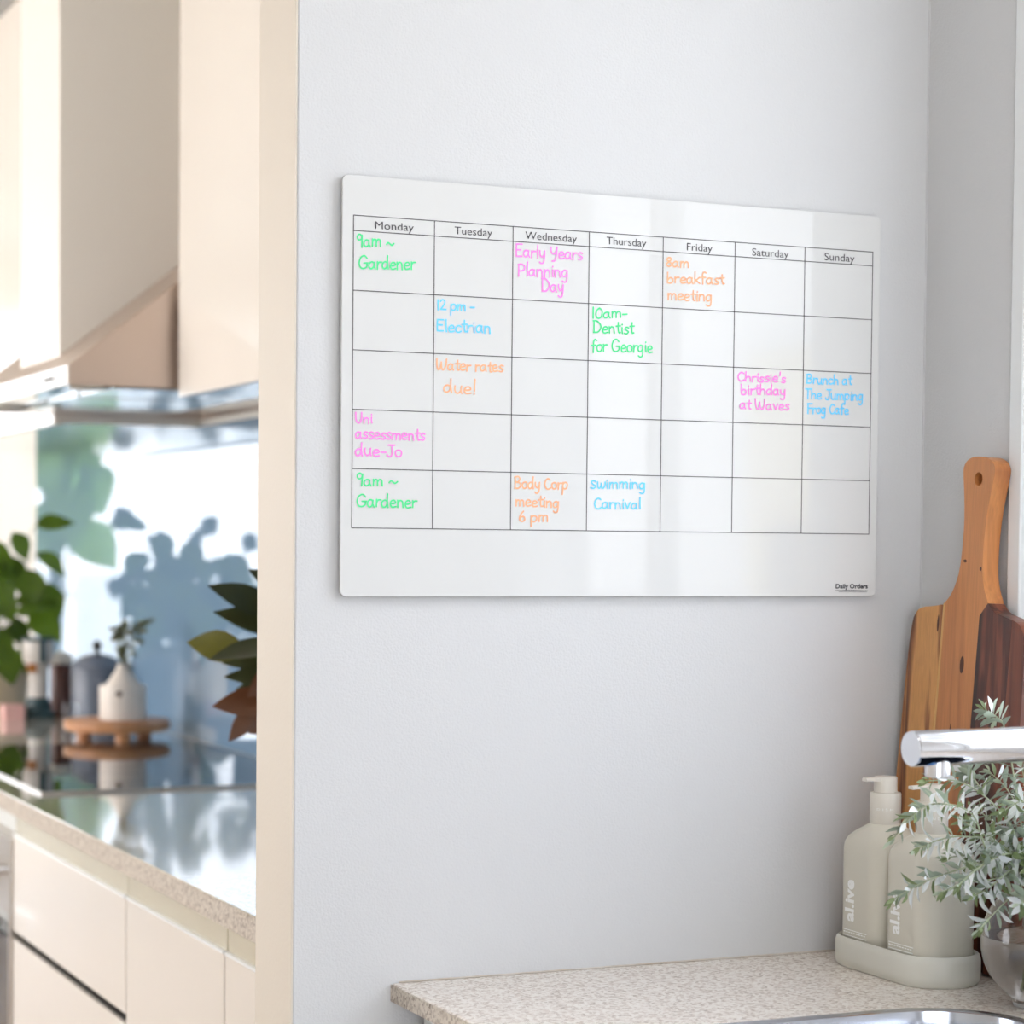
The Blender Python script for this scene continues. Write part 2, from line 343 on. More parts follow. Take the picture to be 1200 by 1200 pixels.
# ------------------------------------------------------------ whiteboard planner
bx0, bx1, bz0, bz1 = -.0108, .5864, 1.2840, 1.6813
wbt = thing('whiteboard', 'white gloss weekly planner board with handwritten coloured notes on the wall', 'whiteboard', (bx0, .009, bz0))
def board_panel():
    s0 = [(x, 0, y) for x, y, _ in rrect((bx0+bx1)/2, (bz0+bz1)/2, (bx1-bx0)/2, (bz1-bz0)/2, .006, 0)]
    bm = bmesh.new(); fr = [bm.verts.new((x-bx0, .0002-.009, z-bz0)) for x, _, z in s0]; bk = [bm.verts.new((x-bx0, .0042-.009, z-bz0)) for x, _, z in s0]; n = len(fr)
    bm.faces.new(fr); bm.faces.new(list(reversed(bk)))
    for i in range(n): bm.faces.new((fr[i], fr[(i+1) % n], bk[(i+1) % n], bk[i]))
    o = fin(bm, 'panel', M['acrylic'], wbt, bevel=.0006, seg=2)
board_panel()
for (x, z) in ((.04, .04), (.557, .04), (.04, .357), (.557, .357), (.3, .2)):
    bm = bmesh.new(); abox(bm, x-.02, x+.02, -.0048, 0, z-.02, z+.02); fin(bm, 'standoff_pad', M['acrylic_edge'], wbt)
PY = -.0090  # print plane, local Y
def ribbon(bm, pts, w, y):
    # flat stroke in the XZ plane with round caps and joints
    P = [Vector((p[0], p[1])) for p in pts]; N = len(P)
    L_, R2 = [], []
    for i, p in enumerate(P):
        t = (P[min(i+1, N-1)]-P[max(i-1, 0)])
        t = t.normalized() if t.length > 1e-9 else Vector((1, 0)); nn = Vector((-t.y, t.x))*w/2
        yy = y-.000006*i; L_.append(bm.verts.new((p.x+nn.x, yy, p.y+nn.y))); R2.append(bm.verts.new((p.x-nn.x, yy, p.y-nn.y)))
    for i in range(N-1): bm.faces.new((L_[i], L_[i+1], R2[i+1], R2[i]))
    for p, yc in ((P[0], y+.00001), (P[-1], y-.000006*N-.00001)):
        bm.faces.new([bm.verts.new((p.x+w/2*math.cos(a*math.pi/4), yc, p.y+w/2*math.sin(a*math.pi/4))) for a in range(8)])
gx0, gx1, gzt, gzb, gh = 0+.0003, .5767, 1.6438, 1.3492, .0144
bm = bmesh.new(); lw = .00075
cols = [gx0+(gx1-gx0)*i/7 for i in range(8)]; rows = [gzt, gzt-gh]+[gzt-gh-(gzt-gh-gzb)*(i+1)/5 for i in range(5)]
for x in cols: abox(bm, x-bx0-lw/2, x-bx0+lw/2, PY-.0001, PY+.0003, gzb-bz0-lw/2, gzt-bz0+lw/2)
for z in rows: abox(bm, gx0-bx0, gx1-bx0, PY-.00012, PY+.0003, z-bz0-lw/2, z-bz0+lw/2)
fin(bm, 'printed_grid', M['pgrid'], wbt)
# handwriting: strokes on a grid where 1 = the height of a small letter
A_ = [(.78,.86),(.45,1.0),(.1,.72),(.08,.25),(.35,.02),(.7,.3),(.8,.9)]
AS = [(.8,.95),(.78,.4),(.95,.0)]
G = {
'a':(1.15,[A_,AS]), 'b':(1.1,[[(.1,1.85),(.1,.9),(.12,.05)],[(.12,.5),(.45,.95),(.85,.7),(.8,.2),(.45,0),(.12,.12)]]),
'c':(.95,[[(.8,.85),(.45,1),(.1,.65),(.15,.15),(.5,0),(.85,.18)]]), 'd':(1.15,[A_,[(.86,1.85),(.82,.9),(.92,0)]]),
'e':(1.0,[[(.1,.5),(.5,.52),(.82,.68),(.6,1),(.25,.9),(.08,.45),(.3,.02),(.85,.12)]]),
'f':(.85,[[(.85,1.7),(.55,1.85),(.35,1.5),(.35,.7),(.33,-.1)],[(.02,.95),(.4,.98),(.75,1.0)]]),
'g':(1.1,[A_,[(.82,.95),(.82,.1),(.75,-.6),(.4,-.8),(.1,-.6)]]),
'h':(1.1,[[(.12,1.85),(.12,.9),(.12,0)],[(.12,.5),(.45,.95),(.78,.8),(.85,.3),(.88,0)]]),
'i':(.45,[[(.2,1.0),(.2,.4),(.25,0)],[(.2,1.42),(.22,1.5)]]),
'k':(.95,[[(.1,1.85),(.1,.9),(.1,0)],[(.75,1.0),(.4,.65),(.12,.5)],[(.2,.55),(.5,.3),(.85,0)]]),
'l':(.45,[[(.2,1.85),(.2,.8),(.25,0)]]),
'm':(1.5,[[(.1,1),(.12,.5),(.12,0)],[(.12,.6),(.35,.98),(.62,.85),(.66,.4),(.66,0)],[(.66,.6),(.9,.98),(1.2,.85),(1.26,.4),(1.28,0)]]),
'n':(1.1,[[(.1,1),(.12,.5),(.12,0)],[(.12,.6),(.42,.98),(.76,.82),(.82,.4),(.85,0)]]),
'o':(1.05,[[(.5,1),(.15,.85),(.08,.4),(.3,.02),(.7,.08),(.88,.5),(.75,.9),(.5,1)]]),
'p':(1.1,[[(.1,1),(.1,.2),(.08,-.8)],[(.1,.7),(.45,1.02),(.85,.8),(.8,.25),(.45,.02),(.12,.2)]]),
'r':(.8,[[(.1,1),(.12,.5),(.12,0)],[(.12,.5),(.3,.9),(.7,.95)]]),
's':(.85,[[(.72,.9),(.4,1),(.15,.78),(.4,.52),(.7,.3),(.45,.0),(.08,.08)]]),
't':(.75,[[(.38,1.6),(.36,.8),(.45,.05),(.7,.05)],[(.05,1.02),(.4,1.05),(.72,1.08)]]),
'u':(1.1,[[(.1,1),(.12,.35),(.4,.0),(.75,.3),(.82,1)],[(.82,1),(.8,.4),(.92,0)]]),
'v':(.95,[[(.08,1),(.25,.5),(.42,0)],[(.42,0),(.6,.5),(.82,1)]]),
'w':(1.35,[[(.08,1),(.15,.2),(.4,0),(.6,.5),(.62,.8)],[(.62,.8),(.7,.1),(1.0,.05),(1.2,.6),(1.18,1)]]),
'y':(1.05,[[(.1,1),(.15,.4),(.45,.12),(.75,.5),(.82,1)],[(.82,1),(.8,.0),(.65,-.65),(.3,-.8),(.08,-.6)]]),
'E':(1.15,[[(.12,1.75),(.1,.9),(.12,.02)],[(.12,1.75),(.5,1.75),(.95,1.75)],[(.12,.95),(.5,.95),(.8,.95)],[(.12,.02),(.5,.02),(.95,.04)]]),
'G':(1.5,[[(1.2,1.4),(.8,1.75),(.3,1.5),(.08,.8),(.3,.15),(.8,.02),(1.2,.3),(1.2,.75)],[(.75,.75),(1.0,.76),(1.35,.78)]]),
'P':(1.15,[[(.12,1.75),(.12,.9),(.12,0)],[(.02,1.7),(.5,1.8),(.95,1.5),(.9,1.0),(.5,.8),(.12,.8)]]),
'D':(1.35,[[(.15,1.75),(.14,.9),(.12,0)],[(.02,1.75),(.6,1.72),(1.1,1.2),(1.12,.6),(.7,.08),(.05,.02)]]),
'B':(1.25,[[(.12,1.75),(.12,.9),(.12,0)],[(.02,1.7),(.6,1.78),(.9,1.4),(.6,1.0),(.15,.92)],[(.2,.92),(.8,.85),(1.05,.45),(.7,.05),(.05,.02)]]),
'C':(1.2,[[(1.0,1.5),(.6,1.72),(.2,1.3),(.08,.7),(.35,.1),(.75,.02),(1.08,.25)]]),
'W':(1.8,[[(.08,1.75),(.15,.6),(.4,.0),(.7,.4),(.8,1.2)],[(.8,1.2),(.9,.3),(1.15,0),(1.5,.6),(1.6,1.7)]]),
'T':(1.1,[[(.02,1.75),(.5,1.75),(1.0,1.75)],[(.5,1.75),(.5,.9),(.5,0)]]),
'J':(1.05,[[(.2,1.75),(.6,1.75),(1.05,1.75)],[(.68,1.75),(.7,.6),(.5,.05),(.15,.1),(.05,.35)]]),
'F':(1.05,[[(.12,1.75),(.1,.9),(.1,0)],[(.05,1.75),(.5,1.75),(.95,1.78)],[(.12,.95),(.4,.95),(.75,.98)]]),
'U':(1.25,[[(.1,1.7),(.12,.6),(.5,.02),(.95,.5),(1.0,1.7)]]),
'S':(1.0,[[(.85,1.2),(.5,1.35),(.18,1.1),(.45,.72),(.82,.4),(.5,.0),(.08,.15)]]),
'Y':(1.25,[[(.1,1.65),(.15,.95),(.5,.7),(.85,1.0),(.98,1.7)],[(1.0,1.7),(.95,.6),(.7,-.25),(.3,-.35)]]),
'9':(1.0,[[(.75,1.5),(.4,1.75),(.08,1.4),(.25,.95),(.65,1.05),(.78,1.6)],[(.78,1.6),(.76,.8),(.72,-.1)]]),
'8':(1.0,[[(.5,.95),(.15,1.3),(.45,1.72),(.8,1.4),(.5,.95),(.1,.45),(.45,.0),(.88,.4),(.5,.95)]]),
'1':(.5,[[(.2,1.75),(.2,.9),(.2,0)]]),
'2':(1.05,[[(.1,1.4),(.4,1.75),(.8,1.45),(.6,.8),(.1,.05)],[(.1,.05),(.5,.03),(.95,.05)]]),
'0':(1.1,[[(.5,1.7),(.15,1.3),(.1,.5),(.4,.02),(.8,.3),(.9,1.2),(.5,1.7)]]),
'6':(1.0,[[(.6,1.75),(.2,1.1),(.08,.4),(.4,.02),(.8,.3),(.65,.85),(.25,.75),(.1,.4)]]),
'~':(1.3,[[(.05,.45),(.3,.72),(.6,.5),(.85,.35),(1.15,.62)]]), '-':(.85,[[(.08,.6),(.4,.6),(.7,.62)]]),
'!':(.5,[[(.25,2.1),(.22,1.2),(.22,.45)],[(.2,.05),(.22,.1)]]), "'":(.4,[[(.2,1.85),(.2,1.5),(.18,1.2)]]), ' ':(.62,[]),
}
INK = {'g': mat('green_marker', (84, 232, 150), .5), 'p': mat('pink_marker', (255, 142, 226), .5), 'b': mat('blue_marker', (112, 212, 255), .5), 'o': mat('orange_marker', (255, 186, 142), .5)}
INKN = {'g': 'green', 'p': 'pink', 'b': 'blue', 'o': 'orange'}
K_ = [0]
def handwriting(k, s, x0, z0, x1, z1, xh, rnd):
    W = sum(G[c][0] for c in s); sc = (x1-x0)/W; vy = xh*.87
    if s == 'Carnival': vy *= .9
    bm = bmesh.new(); x = 0
    for c in s:
        adv, st = G[c]; jy = rnd.uniform(-.07, .07); sl = rnd.uniform(-.03, .05); js = rnd.uniform(.95, 1.06)
        for q in st:
            pts = [((x+px+sl*py)*sc+x0-bx0, (py*js+jy)*vy+z0+(z1-z0)*((x+px)/W)-bz0) for px, py in q]
            pts = [(p.x, p.y) for p in catmull([Vector((a, b, 0)) for a, b in pts], 5)]
            K_[0] += 1; ribbon(bm, pts, .0016, PY-.00012-.000031*(K_[0] % 9))
        x += adv
    for f in bm.faces:
        f.normal_update()
        if f.normal.y > 0: f.normal_flip()
    fin(bm, 'handwritten_note', INK[k], wbt, label='%s handwriting reading %s' % (INKN[k], s), recalc=False)
def type_mesh(s, size, bold=0.0, spacing=1.0):
    c = bpy.data.curves.new('txt', 'FONT'); c.body = s; c.size = size; c.offset = bold; c.space_character = spacing; c.resolution_u = 3
    o = bpy.data.objects.new('txt', c); COL.objects.link(o)
    bpy.context.view_layer.update(); dg = bpy.context.evaluated_depsgraph_get()
    me = bpy.data.meshes.new_from_object(o.evaluated_get(dg)); bpy.data.objects.remove(o); bpy.data.curves.remove(c); return me
def printed(name, s, m, M4, size_w, size_h, parent, bold=0, label=None, spacing=1.0):
    # text fitted to width size_w and height size_h (of a capital), baseline left at the origin of M4 (x right, y up)
    me = type_mesh(s, 1.0, bold, spacing); me.materials.clear()
    xs = [v.co.x for v in me.vertices]; ref = .72
    for v in me.vertices: v.co = Vector(((v.co.x-min(xs))*size_w/(max(xs)-min(xs)), v.co.y*size_h/ref, 0))
    me.transform(M4); me.name = name
    return link(name, me, m, parent, label=label)
NOTES = [
('g','9am ~',0.0037,1.6148,0.0421,1.6158,0.0077),
('g','Gardener',0.0054,1.5935,0.0638,1.5960,0.0077),
('p','Early Years',0.1677,1.6147,0.2407,1.6159,0.0079),
('p','Planning',0.1703,1.5963,0.2255,1.5977,0.0079),
('p','Day',0.1960,1.5832,0.2207,1.5829,0.0080),
('b','12 pm -',0.0857,1.5595,0.1256,1.5597,0.0065),
('b','Electrian',0.0854,1.5388,0.1430,1.5393,0.0074),
('o','Water rates',0.0850,1.5018,0.1564,1.5024,0.0070),
('o','due!',0.0930,1.4803,0.1280,1.4800,0.0079),
('o','8am',0.3326,1.6145,0.3597,1.6156,0.0063),
('o','breakfast',0.3341,1.5985,0.4002,1.6007,0.0068),
('o','meeting',0.3350,1.5817,0.3868,1.5826,0.0073),
('g','10am-',0.2507,1.5588,0.2911,1.5619,0.0067),
('g','Dentist',0.2525,1.5449,0.2979,1.5462,0.0072),
('g','for Georgie',0.2506,1.5263,0.3195,1.5284,0.0076),
('p',"Chrissie's",0.4164,1.5033,0.4740,1.5041,0.0060),
('p','birthday',0.4206,1.4901,0.4742,1.4910,0.0065),
('p','at Waves',0.4195,1.4752,0.4785,1.4757,0.0065),
('b','Brunch at',0.4980,1.5040,0.5531,1.5047,0.0061),
('b','The Jumping',0.4969,1.4881,0.5679,1.4888,0.0066),
('b','Frog Cafe',0.4998,1.4732,0.5500,1.4738,0.0066),
('p','Uni',0.0030,1.4485,0.0213,1.4486,0.0064),
('p','assessments',0.0031,1.4341,0.0750,1.4339,0.0069),
('p','due-Jo',0.0032,1.4176,0.0517,1.4175,0.0073),
('g','9am ~',0.0045,1.3894,0.0472,1.3898,0.0073),
('g','Gardener',0.0047,1.3696,0.0673,1.3691,0.0078),
('o','Body Corp',0.1687,1.3899,0.2272,1.3899,0.0071),
('o','meeting',0.1700,1.3728,0.2180,1.3718,0.0067),
('o','6 pm',0.1738,1.3573,0.2062,1.3577,0.0067),
('b','Swimming',0.2509,1.3914,0.3135,1.3919,0.0068),
('b','Carnival',0.2554,1.3712,0.3082,1.3718,0.0077),
('h','Monday',0.0219,1.6324,0.0612,1.6334,0.0062),
('h','Tuesday',0.1033,1.6326,0.1429,1.6330,0.0063),
('h','Wednesday',0.1779,1.6325,0.2337,1.6333,0.0064),
('h','Thursday',0.2663,1.6329,0.3105,1.6324,0.0065),
('h','Friday',0.3564,1.6323,0.3856,1.6325,0.0064),
('h','Saturday',0.4318,1.6316,0.4748,1.6325,0.0065),
('h','Sunday',0.5178,1.6320,0.5543,1.6323,0.0066),
('l','Daily Orders',0.5369,1.2924,0.5762,1.2920,0.0045),

]
rnd = random.Random(4)
XZ = lambda x, y, z: Matrix(((1, 0, 0, x), (0, 0, -1, y), (0, 1, 0, z), (0, 0, 0, 1)))
for k, s, x0, z0, x1, z1, h in NOTES:
    if k in INK: handwriting(k, s, x0, z0, x1, z1, h, rnd)
    elif k == 'h': printed('weekday_heading', s, M['phead'], XZ(x0-bx0, PY-.0002, z0-bz0), x1-x0, h*1.2, wbt, label='printed %s heading' % s)
    else:
        printed('printed_logo', s, M['logo'], XZ(x0-bx0, PY-.0002, z0-bz0), x1-x0, h*1.05, wbt, bold=.03, label='small bold black printed lettering')
        bm = bmesh.new(); ribbon(bm, [(x0-bx0, z0-bz0-.0024), ((x0+x1)/2-bx0, z0-bz0-.0020), (x1-bx0, z0-bz0-.0026)], .0006, PY-.0002)
        ribbon(bm, [(x0-bx0+.004, z0-bz0-.0036), (x1-bx0-.001, z0-bz0-.0038)], .0004, PY-.0002)
        for f in bm.faces:
            f.normal_update()
            if f.normal.y > 0: f.normal_flip()
        fin(bm, 'underline', M['logo'], wbt, recalc=False)
# ------------------------------------------------------------ nook worktop, sink, tap
def extr_poly(bm, outer, holes, z0, z1, place=lambda x, y, z: (x, y, z)):
    loops = [outer]+holes; edges = []; rings = []
    for lp in loops:
        vs = [bm.verts.new(place(x, y, z1)) for x, y in lp]; rings.append(vs)
        for i in range(len(vs)): edges.append(bm.edges.new((vs[i], vs[(i+1) % len(vs)])))
    r = bmesh.ops.triangle_fill(bm, use_beauty=True, edges=edges); fs = [g for g in r['geom'] if isinstance(g, bmesh.types.BMFace)]
    mp = {}
    for vs, lp in zip(rings, loops):
        for v, (x, y) in zip(vs, lp): mp[v] = bm.verts.new(place(x, y, z0))
    for f in fs: bm.faces.new([mp[v] for v in reversed(f.verts)])
    for vs in rings:
        for i in range(len(vs)):
            a, b = vs[i], vs[(i+1) % len(vs)]; bm.faces.new((a, b, mp[b], mp[a]))
CX0, CY1, CY0 = .0475, .0086, -1.95
wt = thing('worktop', 'speckled beige stone worktop along the white nook wall', 'worktop', (CX0, CY1, .8925))
sinkc = (.305, -.492, .202, .202)
bm = bmesh.new()
extr_poly(bm, [(CX0, CY0), (WX-.001, CY0), (WX-.001, CY1), (CX0, CY1)], [[(x, y) for x, y, _ in rrect(*sinkc, .085, 0)]], .8925, .91, lambda x, y, z: (x-CX0, y-CY1, z-.8925))
fin(bm, 'slab', M['stone'], wt, bevel=.0015)
box('front_edge_strip', M['stonedge'], -.0012, .0002, CY0-CY1, -.0001, 0.0003, .0165, parent=wt)
sk = thing('sink', 'polished steel sink with rounded corners set in the speckled worktop', 'sink', (sinkc[0], sinkc[1], .91))
secs = []
for g, z, r in ((.008, .0005, .093), (.007, .0022, .092), (.001, .0028, .086), (-.004, .001, .081), (-.006, -.01, .079), (-.010, -.15, .075), (-.03, -.175, .06), (-.17, -.180, .02)):
    secs.append([(x, y, z) for x, y, _ in rrect(0, 0, sinkc[2]+g, sinkc[3]+g, min(r, sinkc[2]+g-.002), 0)])
bm = bmesh.new(); Rr = [[bm.verts.new(p) for p in s] for s in secs]
for a, b in zip(Rr, Rr[1:]):
    for i in range(len(a)): bm.faces.new((a[i], a[(i+1) % len(a)], b[(i+1) % len(a)], b[i]))
bm.faces.new(Rr[-1]); fin(bm, 'bowl', M['sinksteel'], sk, smooth=True)
lathe('drain', M['chrome'], [(.0, .002), (.03, .003), (.04, .001), (.04, -.001)], sk, loc=(0, 0, -.179))
# unit under the worktop
nu = thing('base_cabinet', 'white base cabinet end under the speckled worktop', 'cabinet', (.07, -.02, .1))
box('side_panel', M['bracket'], 0, .57, -.016, 0, 0, .789, parent=nu); box('front_panel', M['bracket'], 0, .018, -1.9, -.016, 0, .789, parent=nu); box('bottom_panel', M['bracket'], .018, .57, -1.9, -.016, 0, .016, parent=nu); box('side_panel', M['bracket'], .018, .57, -1.9, -1.884, .016, .789, parent=nu)
box('packing_strip', M['blue'], -.014, .3, -1.9, -.002, .789, .7922, parent=nu, label='blue strip under the worktop edge')
box('plinth', M['gap'], .03, .57, -1.9, 0, -.1, 0, parent=nu)
# tap
tp = thing('kitchen_tap', 'polished chrome tap with a long straight spout reaching over the sink', 'tap', (.60, -.452, .91))
def cyl_between(name, m, a, b, prof, parent, n=40):
    # lathe along the segment a->b ; prof = [(radius, distance)]
    a = Vector(a); b = Vector(b); d = (b-a).normalized(); q = d.to_track_quat('Z', 'Y').to_matrix()
    bm = bmesh.new(); rings = []
    for r, t in prof: rings.append([bm.verts.new(a+q@Vector((r*math.cos(2*math.pi*i/n), r*math.sin(2*math.pi*i/n), t))) for i in range(n)])
    for u, w in zip(rings, rings[1:]):
        for i in range(n): bm.faces.new((u[i], u[(i+1) % n], w[(i+1) % n], w[i]))
    bm.faces.new(list(reversed(rings[0]))); bm.faces.new(rings[-1])
    return fin(bm, name, m, parent, smooth=True)
rs = .0150; sx0 = .3285-.60; zs = 1.1680-.91
cyl_between('spout', M['chrome'], (.02, 0.004, zs+.002), (sx0, 0, zs), [(rs-.001, -.002), (rs, 0), (rs, .018-sx0), (rs-.0006, .0196-sx0)], tp, 56)
cyl_between('aerator', M['chrome'], (.3555-.60, 0, zs-.005), (.3555-.60, 0, zs-.03), [(.0105, 0), (.0105, .0185), (.009, .0195)], tp, 32)
lathe('riser', M['chrome'], [(.026, 0), (.026, .008), (.021, .010), (.021, .29), (.020, .293)], tp)
cyl_between('lever', M['chrome'], (0, -.02, .2), (0, -.09, .225), [(.006, 0), (.005, .06), (.0045, .075)], tp, 20)

# ------------------------------------------------------------ soap bottles in their tray
ty = -.127; tcx = .546
tr = thing('soap_tray', 'matt putty coloured oval tray holding two pump bottles', 'tray', (tcx, ty, .91))
def rl(hx, hy, r, z): return [(x, y, z) for x, y, _ in rrect(0, 0, hx, hy, r, 0, 10)]
loft('dish', M['tray'], [rl(.0395, .089, .037, .0), rl(.0425, .0925, .0405, .0035), rl(.0435, .0935, .042, .010), rl(.0435, .0935, .042, .024), rl(.0425, .0925, .041, .0285), rl(.0400, .0900, .038, .0308),
   rl(.0378, .0878, .036, .0300), rl(.0368, .0868, .035, .027), rl(.0365, .0865, .035, .010)], tr)
def bend_print(me, cx, cy, r, z, ang0):
    for v in me.vertices:
        a = ang0+v.co.x/r; v.co = Vector((cx+r*math.cos(a), cy+r*math.sin(a), z+v.co.y))
def pump_bottle(yc, label, collar_text):
    b = thing('pump_bottle', label, 'bottle', (tcx, yc, .9205), group='pump bottles in the tray')
    hx, hy = .0335, .0400
    loft('body', M['bottle'], [rl(hx-.004, hy-.004, .018, 0), rl(hx-.001, hy-.001, .0215, .002), rl(hx, hy, .022, .006), rl(hx, hy, .022, .109), rl(hx-.0008, hy-.0008, .022, .1155), rl(hx-.0035, hy-.004, .022, .1215),
       rl(hx-.0085, hy-.0115, .0205, .1275), rl(.0185, .0185, .0182, .1335), rl(.0155, .0155, .0152, .1355)], b)
    lathe('collar', M['cream'], [(.0150, .1345), (.0158, .1355), (.0158, .1655), (.0152, .1668), (.012, .1668)], b, n=40)
    lathe('pump_head', M['cream'], [(.0110, .1665), (.0118, .1672), (.0118, .1815), (.0112, .1828), (0, .1830)], b, n=36)
    secs = []
    for t, w, h0, h1 in ((-.005, .0075, .1775, .1826), (-.012, .006, .1783, .1824), (-.019, .0046, .1790, .1822), (-.0255, .0040, .1786, .1820)):
        secs.append([(t, -w, h0), (t, w, h0), (t, w, h1-.0008), (t, w*.8, h1), (t, -w*.8, h1), (t, -w, h1-.0008)])
    loft('nozzle', M['cream'], secs, b)
    xf = -hx-.0002
    m4 = Matrix(((0, 0, -1, xf), (0, 1, 0, .0040), (1, 0, 0, .0355), (0, 0, 0, 1)))  # runs upward, tops of the letters towards +Y
    me = type_mesh('al.ive', 1.0, .035); me.materials.clear(); xs = [v.co.x for v in me.vertices]
    for v in me.vertices: v.co = Vector(((v.co.x-min(xs))*.0425/(max(xs)-min(xs)), v.co.y*.0165/.72, 0))
    me.transform(m4); me.name = 'printed_name'; link('printed_name', me, M['wprint'], b, label='white vertical lettering')
    bm = bmesh.new()
    for z, y0, y1 in ((.0262, .022, -.020), (.0205, .022, -.020)): abox(bm, xf-.0001, xf+.001, y1, y0, z, z+.0007)
    for k in range(9): abox(bm, xf-.0001, xf+.001, .022-k*.0046-.003, .022-k*.0046, .0236, .0246)
    fin(bm, 'printed_lines', M['wprint'], b)
    me = type_mesh(collar_text, 1.0, 0, 1.6); me.materials.clear(); xs = [v.co.x for v in me.vertices]
    for v in me.vertices: v.co = Vector(((v.co.x-min(xs))*.017/(max(xs)-min(xs)), v.co.y*.0024/.72, 0))
    bend_print(me, 0, 0, .0160, .1495, R_(205)); me.name = 'collar_print'; link('collar_print', me, M['wprint'], b)
    return b
pump_bottle(ty+.0415, 'putty coloured pump bottle beside the wall, farther of the two in the tray', 'DISH')
pump_bottle(ty-.0410, 'putty coloured pump bottle behind the silvery sprigs, nearer of the two in the tray', 'HAND')

# ------------------------------------------------------------ cutting board
cb = thing('cutting_board', 'striped acacia wood paddle cutting board with a holed handle leaning in the corner', 'cutting board', (.607, -.0, .91))
Lp = [(-.006, 0), (-.0085, .012), (-.0085, .1), (-.0075, .2), (-.005, .29), (-.0015, .332), (.004, .345), (.014, .3515), (.032, .3545), (.048, .3575), (.058, .363), (.066, .372), (.0725, .385), (.0762, .400),
      (.0775, .425), (.0765, .450), (.0725, .475), (.0690, .492), (.0690, .5005), (.0745, .507), (.0840, .5105), (.0955, .5115)]
Lc = [(p.x, p.y) for p in catmull([Vector((a, b, 0)) for a, b in Lp], 3)]
for i in range(1, len(Lc)): Lc[i] = (Lc[i][0], max(Lc[i][1], Lc[i-1][1]+1e-5))
def Lf(q):
    for (a, b), (c, d) in zip(Lc, Lc[1:]):
        if q <= d: return a+(c-a)*(q-b)/(d-b) if d > b else c
    return Lc[-1][0]
CM = .0955; TH = .0195; PH = R_(3.5); LA = math.atan2(.018, .5)
def cbp(p, q, t):  # t = depth behind the front face
    u = p*math.cos(PH)+q*math.sin(PH); v = q*math.cos(PH)-p*math.sin(PH)+.0128
    return (v*math.sin(LA)+t*math.cos(LA), -u, v*math.cos(LA)-t*math.sin(LA)+.0007)
def stave(p0, p1, m, qmax=None, label=None, hole=False):
    left, right = [], []
    qs = sorted(set([b for a, b in Lc]))
    for q in qs:
        l = Lf(q); r = 2*CM-l
        a, b = max(l, p0(q)), min(r, p1(q))
        if b-a > .0004: left.append((a, q)); right.append((b, q))
    bm = bmesh.new(); pol = left+list(reversed(right))
    hl = []
    if hole: hl = [[(CM+.0068*math.cos(i*math.pi/10), .4885+.0068*math.sin(i*math.pi/10)) for i in range(20)]]
    extr_poly(bm, pol, hl, TH, 0, lambda x, y, z: cbp(x, y, z))
    return fin(bm, 'stave', m, cb, bevel=.0009, seg=2, label=label)
W = lambda *a, **k: wood_mat(*a, **k)
wa = W('acacia_streaked', (66, 32, 20), (214, 154, 88), (156, 96, 52), scale=38, stretch=.10, lo=.42, hi=.57)
wbn = W('acacia_sapwood', (206, 150, 84), (226, 176, 108), scale=30)
wc = W('acacia_honey', (160, 92, 52), (208, 138, 80), scale=26, stretch=.05)
wd = W('acacia_dark', (56, 28, 22), (128, 68, 46), (88, 44, 32), scale=60, stretch=.05, lo=.42, hi=.58)
we = W('acacia_red', (88, 42, 30), (146, 78, 50), scale=34)
c_ = lambda v: (lambda q: v)
hb = lambda q: .1162 if q < .352 else (.1162+(q-.352)*.9 if q < .375 else 9)
ha = lambda q: .0558 if q < .352 else (-9 if q > .36 else .0558)
stave(c_(-9), c_(.0520), wa, label='amber and dark streaked stave')
stave(c_(.0520), c_(.0558), wbn, label='thin pale yellow stave')
stave(ha, hb, wc, label='honey brown stave with the handle', hole=True)
stave(hb, c_(.171), wd, label='dark brown stave')
stave(c_(.171), c_(9), we, label='reddish brown stave')
km = mat('wood_knot', (84, 46, 30), .5)
for p_, q_, rw, rh in ((.0935, .300, .0035, .009), (.0825, .228, .0012, .011), (.0845, .405, .0030, .0016), (.112, .399, .0018, .0022), (.046, .338, .0018, .009)):
    bm = bmesh.new(); vv = [bm.verts.new(cbp(p_+rw*math.cos(a*math.pi/7), q_+rh*math.sin(a*math.pi/7), -.00015)) for a in range(14)]; bm.faces.new(vv); fin(bm, 'knot', km, cb)

# ------------------------------------------------------------ vase with silvery sprigs
vx, vy = .572, -.318
wg = bpy.data.materials.new('clear_vase_glass'); wg.use_nodes = True; b_ = wg.node_tree.nodes['Principled BSDF']
b_.inputs['Transmission Weight'].default_value = 1; b_.inputs['Roughness'].default_value = .0; b_.inputs['IOR'].default_value = 1.45; b_.inputs['Base Color'].default_value = (.97, .93, .90, 1)
ww = bpy.data.materials.new('vase_water'); ww.use_nodes = True; b_ = ww.node_tree.nodes['Principled BSDF']
b_.inputs['Transmission Weight'].default_value = 1; b_.inputs['Roughness'].default_value = .0; b_.inputs['IOR'].default_value = 1.33; b_.inputs['Base Color'].default_value = (.86, .86, .84, 1)
vs = thing('glass_vase', 'round clear glass vase half full of water beside the pump bottles', 'vase', (vx, vy, .91))
def sph(r, zc, z0, z1, n): return [(math.sqrt(max(1e-8, r*r-(z-zc)**2)), z) for z in [z0+(z1-z0)*i/n for i in range(n+1)]]
outer = [(0, .001), (.030, .001)]+sph(.0605, .060, .008, .108, 14)+[(.031, .113), (.028, .120), (.028, .128), (.0295, .131)]
inner = [(.0275, .131), (.0262, .127), (.0262, .120), (.029, .112)]+list(reversed(sph(.0583, .060, .009, .106, 14)))+[(.028, .0045), (0, .0045)]
lathe('bowl', wg, outer+inner, vs, n=48, cap=False)
lathe('water', ww, [(0, .0052)]+sph(.0590, .060, .0085, .066, 12)+[(0, .066)], vs, n=48, cap=False)
